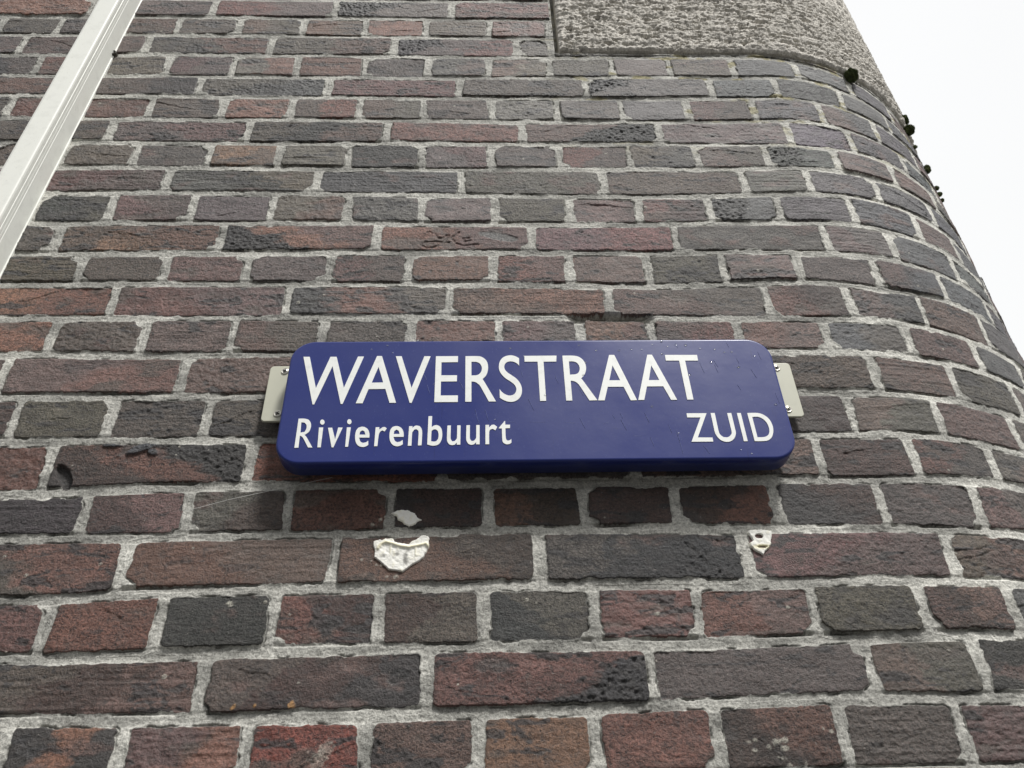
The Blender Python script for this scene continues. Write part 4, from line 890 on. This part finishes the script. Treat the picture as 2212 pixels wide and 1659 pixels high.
def filler(key, label, parent, material, thick, ridge=None, hole=None, seed=1):
    poly = np.array(FEAT[key])*.001
    lo = poly.min(0)-.002; hi = poly.max(0)+.002; st = .0005
    u = np.arange(lo[0], hi[0], st); z = np.arange(lo[1], hi[1], st)
    U, Z = np.meshgrid(u, z)
    n = fbm(U/.004, Z/.004, 300+seed, 3); n2 = fbm(U/.0014, Z/.0014, 310+seed, 2)
    s = np.where(inside(poly, U, Z), 1, -1)*poly_dist(poly, U, Z)+n*.0006
    hgt = -.003+(.0042+thick*.25)*ss(-.0010, .0012, s+n2*.0004)+n*.0006*ss(0, .003, s)+n2*.00012
    yel = ss(.1, .5, n)*.35
    if ridge is not None:
        pts = np.array(FEAT[ridge])*.001
        dd = np.full(U.shape, 9.)
        for p, q in zip(pts[:-1], pts[1:]):
            v = q-p; t = np.clip(((U-p[0])*v[0]+(Z-p[1])*v[1])/(v@v), 0, 1)
            dd = np.minimum(dd, np.hypot(U-p[0]-t*v[0], Z-p[1]-t*v[1]))
        f = np.exp(-(dd/.0018)**2); hgt = hgt+f*.0018; yel = np.maximum(yel, f)
        for (a, b_) in ((.868, -1.188), (.895, -1.192)):
            f = np.exp(-((U-a)/.0012)**2)*ss(b_-.014, b_-.006, Z)*ss(b_+.002, b_-.001, Z); hgt = hgt+f*.0008; yel = np.maximum(yel, f*.6)
    grey = np.zeros_like(U)
    if ridge is not None:
        for a, b_, rx, rz in ((.8605, -1.2000, .0032, .0022), (.8735, -1.1985, .003, .002), (.8845, -1.2045, .0028, .0058)):
            grey = np.maximum(grey, ss(1.5, .3, np.hypot((U-a)/rx, (Z-b_)/rz)+n*.9)*.7)
    if hole is not None:
        a, b_, rx, rz = hole
        e = np.hypot((U-a)/rx, (Z-b_)/rz)+n*.12
        hgt = hgt-ss(1.15, .75, e)*.010
        grey = np.maximum(grey, ss(1.1, .85, e)*1.0)
        e2 = np.hypot((U-a-.001)/.0055, (Z-b_+.0125-.0*(U-a))/.0016)+n*.1
        hgt = hgt-ss(1.2, .6, e2)*.003; grey = np.maximum(grey, ss(1.2, .7, e2)*.6); yel = np.maximum(yel, ss(2.6, 1.2, e2))
    me = grid_mesh('filler_patch', to_xyz(U, Z, hgt), *U.shape, {'yellow': ('FLOAT', yel), 'grey': ('FLOAT', grey)})
    bm = bmesh.new(); bm.from_mesh(me)
    bm.verts.ensure_lookup_table(); sf = s.reshape(-1)
    bmesh.ops.delete(bm, geom=[v for v in bm.verts if sf[v.index] < -.0010], context='VERTS')
    bm.to_mesh(me); bm.free()
    return tag(link('filler_patch', me, material, parent), label)


def filler_material():
    m, nt, b = mat('old_filler', rough=.6, spec=.4)
    g = nt.nodes.new('ShaderNodeNewGeometry').outputs['Position']
    y = nt.nodes.new('ShaderNodeAttribute'); y.attribute_name = 'yellow'
    k = nt.nodes.new('ShaderNodeAttribute'); k.attribute_name = 'grey'
    c = mixc(nt, mapr(nt, noise_n(nt, g, 260, 4, .7), .42, .62, 0, 1), (.95, .94, .88), (.88, .87, .81))
    c = mixc(nt, math_n(nt, 'MULTIPLY', y.outputs['Fac'], .8), c, (.82, .77, .52))
    c = mixc(nt, k.outputs['Fac'], c, (.085, .08, .07))
    nt.links.new(c, b.inputs['Base Color'])
    bp = nt.nodes.new('ShaderNodeBump'); bp.inputs['Distance'].default_value = .0003
    nt.links.new(noise_n(nt, g, 500, 3, .6), bp.inputs['Height']); nt.links.new(bp.outputs[0], b.inputs['Normal'])
    return m


def moss_mesh(r, seed, squash=.8, leaves=2600):
    rs = np.random.RandomState(seed)
    bm = bmesh.new()
    bmesh.ops.create_icosphere(bm, subdivisions=4, radius=r*.80)
    for v in bm.verts:
        d = v.co.normalized()
        v.co *= 1+.08*math.sin(d.x*5+seed)*math.cos(d.y*4+seed*2)+.10*math.sin(d.z*9+seed)
    base = [v.co.copy() for v in bm.verts]
    for i in range(leaves):
        p = base[rs.randint(len(base))]*(1+rs.normal(0, .02))
        d = (p.normalized()+Vector(rs.normal(0, .45, 3))).normalized()
        s = r*rs.uniform(.10, .22)
        t = d.orthogonal().normalized()
        t = (Matrix.Rotation(rs.uniform(0, 6.28), 3, d) @ t)*s*.16
        bm.faces.new([bm.verts.new(p-t), bm.verts.new(p+t), bm.verts.new(p+d*s)])
    for v in bm.verts: v.co.z *= squash
    me = bpy.data.meshes.new('moss_clump'); bm.to_mesh(me); bm.free()
    return me


def build_moss():
    m, nt, b = mat('moss_green', rough=.9, spec=.15)
    g = nt.nodes.new('ShaderNodeNewGeometry').outputs['Position']
    c = mixc(nt, mapr(nt, noise_n(nt, g, 160, 4, .6), .35, .65, 0, 1), (.06, .085, .045), (.16, .19, .08))
    sepn = nt.nodes.new('ShaderNodeSeparateXYZ'); gg = nt.nodes.new('ShaderNodeNewGeometry'); nt.links.new(gg.outputs['True Normal'], sepn.inputs[0])
    c = mixc(nt, mapr(nt, noise_n(nt, g, 420, 2, .5), .60, .70, 0, .6), c, (.20, .19, .07))
    nt.links.new(c, b.inputs['Base Color'])
    L = [(1.650, -.2450, .0145, 'largest rounded moss clump, in the joint under the hewn stone', 1),
         (1.849, -.2090, .0120, 'upper of the two round moss tufts on the skyline of the corner', 2),
         (1.850, -.2400, .0120, 'lower of the two round moss tufts on the skyline of the corner', 3),
         (1.851, -.2880, .0050, 'tiny pointed moss tuft just below the two round ones', 4),
         (1.847, -.3560, .0070, 'ragged moss tuft on the skyline in the middle of the corner edge', 5),
         (1.848, -.4120, .0055, 'upper tuft of the long moss strip on the skyline', 6),
         (1.848, -.4290, .0055, 'middle tuft of the long moss strip on the skyline', 7),
         (1.848, -.4450, .0045, 'lowest tuft of the long moss strip on the skyline', 8),
         (1.832, -.3770, .0070, 'small flat moss patch in the joint just inside the corner edge', 9)]
    for u, z, r, lab, sd in L:
        me = moss_mesh(r, sd, .85, 1500 if r < .008 else 5000)
        o = link('moss_clump', me, m)
        o.location = Vector(to_xyz(u, z, r*.55))
        o.rotation_euler = (sd*.7, sd*1.3, sd*.4)
        tag(o, lab, 'moss', 'moss clumps growing on the corner')


def drop_mesh():
    bm = bmesh.new()
    bmesh.ops.create_uvsphere(bm, u_segments=16, v_segments=10, radius=1)
    for v in bm.verts:
        v.co.y *= .40
        if v.co.y > .10: v.co.y = .10
        if v.co.z > 0: v.co.x *= 1-.25*v.co.z
    for f in bm.faces: f.smooth = True
    me = bpy.data.meshes.new('raindrop'); bm.to_mesh(me); bm.free()
    return me


def build_drops():
    m, nt, b = mat('water', (.95, .97, 1), .06, .5)
    b.inputs['IOR'].default_value = 1.333
    b.inputs['Transmission Weight'].default_value = 1.0
    me = drop_mesh(); me.materials.append(m)
    pts = [(888.7, -928.6-6, 2.0), (1001.7, -947.6, 1.9), (1017.7, -960.0, 1.3), (1040.4, -1018.9, 2.4), (981.7, -1052.4, 1.2), (910.1, -1001.5, 1.0),
           (1085.5, -944, 1.7), (1106, -952, 1.7), (1091.5, -970, 2.1), (1087, -990, 2.2), (1134, -952, 1.9), (1149.5, -950.5, 1.6), (1162, -951, 1.4), (1176, -943, 1.2),
           (1188, -938.5, 2.0), (1194.5, -946, 1.5), (1186, -958, 1.9), (1205, -944, 1.9), (1217, -944.5, 2.4), (1234, -949.5, 1.7), (1252, -951, 1.8),
           (1263, -956, 1.7), (1272, -955.5, 1.9), (1244, -971.5, 2.3), (1214.5, -990, 2.3), (1276, -979, 2.5), (1299, -962, 1.7), (1163.5, -1036, 2.0),
           (1309, -1034.5, 2.2), (859.6, -953.7, 1.3), (852.5, -942.3, 1.5), (834, -948, 1.2), (1167, -1008, 1.0), (1189, -1073, 1.1), (1256, -1096, 1.2), (1267, -1101, 1.4)]
    for x, z, r in pts:
        o = bpy.data.objects.new('raindrop', me); COL.objects.link(o)
        o.location = (x*.001, -.0404, z*.001+DZ); o.scale = (r*.00075, r*.0008, r*.00055)
        tag(o, 'small clear raindrop clinging to the blue face of the street sign', 'raindrop', 'raindrops on the street sign')


def ribbon_mesh(name, segs, w, y, h, mat_):
    bm = bmesh.new()
    for x0, z0, x1, z1 in segs:
        a = Vector((x0*.001, 0, z0*.001)); b = Vector((x1*.001, 0, z1*.001)); d = (b-a).normalized(); s = Vector((d.z, 0, -d.x))*w
        pr = None
        n = 6
        for i in range(n+1):
            t = i/n; k = .25+.75*math.sin(math.pi*min(1, .12+t*.8))
            c = a.lerp(b, t)+s*math.sin(t*7+x0)*.5
            ring = [bm.verts.new((c+s*k*q+Vector((0, y-hh, DZ)))) for q, hh in ((-1, 0), (-.5, h), (.5, h), (1, 0))]
            if pr:
                for j in range(3): bm.faces.new((pr[j], pr[j+1], ring[j+1], ring[j]))
            pr = ring
    bm.normal_update()
    for f in bm.faces:
        if f.normal.y > 0: f.normal_flip()
    me = bpy.data.meshes.new(name); bm.to_mesh(me); bm.free()
    me.materials.append(mat_)
    return me


def build_streaks(sign):
    m, _, _ = mat('rain_film', (.14, .17, .40), .45, .4)
    for s in STREAKS:
        me = ribbon_mesh('rain_streak', [s], .00022, -.0402, .00018, m)
        tag(link('rain_streak', me), 'thin slanting trail of rainwater on the blue face of the street sign', 'rain streak', 'rain streaks on the street sign')
    m2, _, _ = mat('scratch', (.16, .19, .38), .5, .4)
    for s in SCRATCHES:
        link('scratch', ribbon_mesh('scratch', [s], .00015, -.0400, .0001, m2), None, sign)


def build_small():
    # fine spider thread under the left end of the sign
    m, nt, b = mat('spider_silk', (.55, .55, .52), .5, .5)
    P = [(.640, -1.146, .004), (.690, -1.136, .012), (.745, -1.124, .014), (.800, -1.112, .016)]
    bm = bmesh.new(); rings = []
    for x, z, y in P:
        rings.append([bm.verts.new((x+0*.0, -y+.00022*math.cos(a), z+DZ+.00022*math.sin(a))) for a in (0, 2.1, 4.2)])
    for A, B in zip(rings[:-1], rings[1:]):
        for i in range(3): bm.faces.new((A[i], A[(i+1) % 3], B[(i+1) % 3], B[i]))
    me = bpy.data.meshes.new('spider_thread'); bm.to_mesh(me); bm.free()
    tag(link('spider_thread', me, m), 'single pale spider thread running from the wall to the sign corner', 'spider thread')
    # wall plug beside the trunking
    dm, _, _ = mat('plug_dark', (.05, .045, .035), .6, .4)
    o = lathe_disc('wall_plug', (.331, -.004, -.252+DZ), [(.0058, .006), (.0058, -.001), (.0050, -.0022), (.0040, -.0018), (.0032, .003), (0, .003)], dm, None, 20)
    tag(o, 'small dark round wall plug peeping out beside the white trunking', 'wall plug')


# ------------------------------------------------------------------ build
pm, nt_, b_ = mat('paving', (.16, .155, .15), .8, .4)
g_ = nt_.nodes.new('ShaderNodeNewGeometry').outputs['Position']
bk = nt_.nodes.new('ShaderNodeTexBrick'); bk.inputs['Scale'].default_value = 1.0
bk.inputs['Brick Width'].default_value = .3; bk.inputs['Row Height'].default_value = .3; bk.inputs['Mortar Size'].default_value = .006
bk.inputs['Color1'].default_value = (.07, .069, .066, 1); bk.inputs['Color2'].default_value = (.09, .088, .085, 1); bk.inputs['Mortar'].default_value = (.03, .029, .028, 1)
nt_.links.new(g_, bk.inputs['Vector'])
nt_.links.new(mixc(nt_, mapr(nt_, noise_n(nt_, g_, 12, 5, .6), .4, .7, 0, .5), bk.outputs['Color'], (.05, .049, .046)), b_.inputs['Base Color'])
bm = bmesh.new()
vs = [bm.verts.new(p) for p in ((-300, -300, 0), (300, -300, 0), (300, 300, 0), (-300, 300, 0))]
bm.faces.new(vs)
me = bpy.data.meshes.new('pavement'); bm.to_mesh(me); bm.free()
tag(link('pavement', me, pm), kind='structure')

bld = empty('brick_building', (.5, 0, 0), 'dark red and grey brick building with a rounded corner and a rough hewn stone', 'building')
build_wall(bld, wall_material())
build_stone(bld, stone_material())
fm = filler_material()
filler('pA', 'large white filler patch with a cream ridge, on the brick below the sign', bld, fm, .0035, 'ridge', seed=1)
filler('pB', 'small leaf-shaped pale filler patch right under the sign', bld, fm, .0040, seed=2)
filler('pC', 'round white filler patch with a dark hole, lower right of the sign', bld, fm, .0040, hole=(1.2682, -1.1835, .0042, .0026), seed=3)
sg = build_sign()
build_streaks(sg)
build_trunking()
build_moss()
build_drops()
build_small()
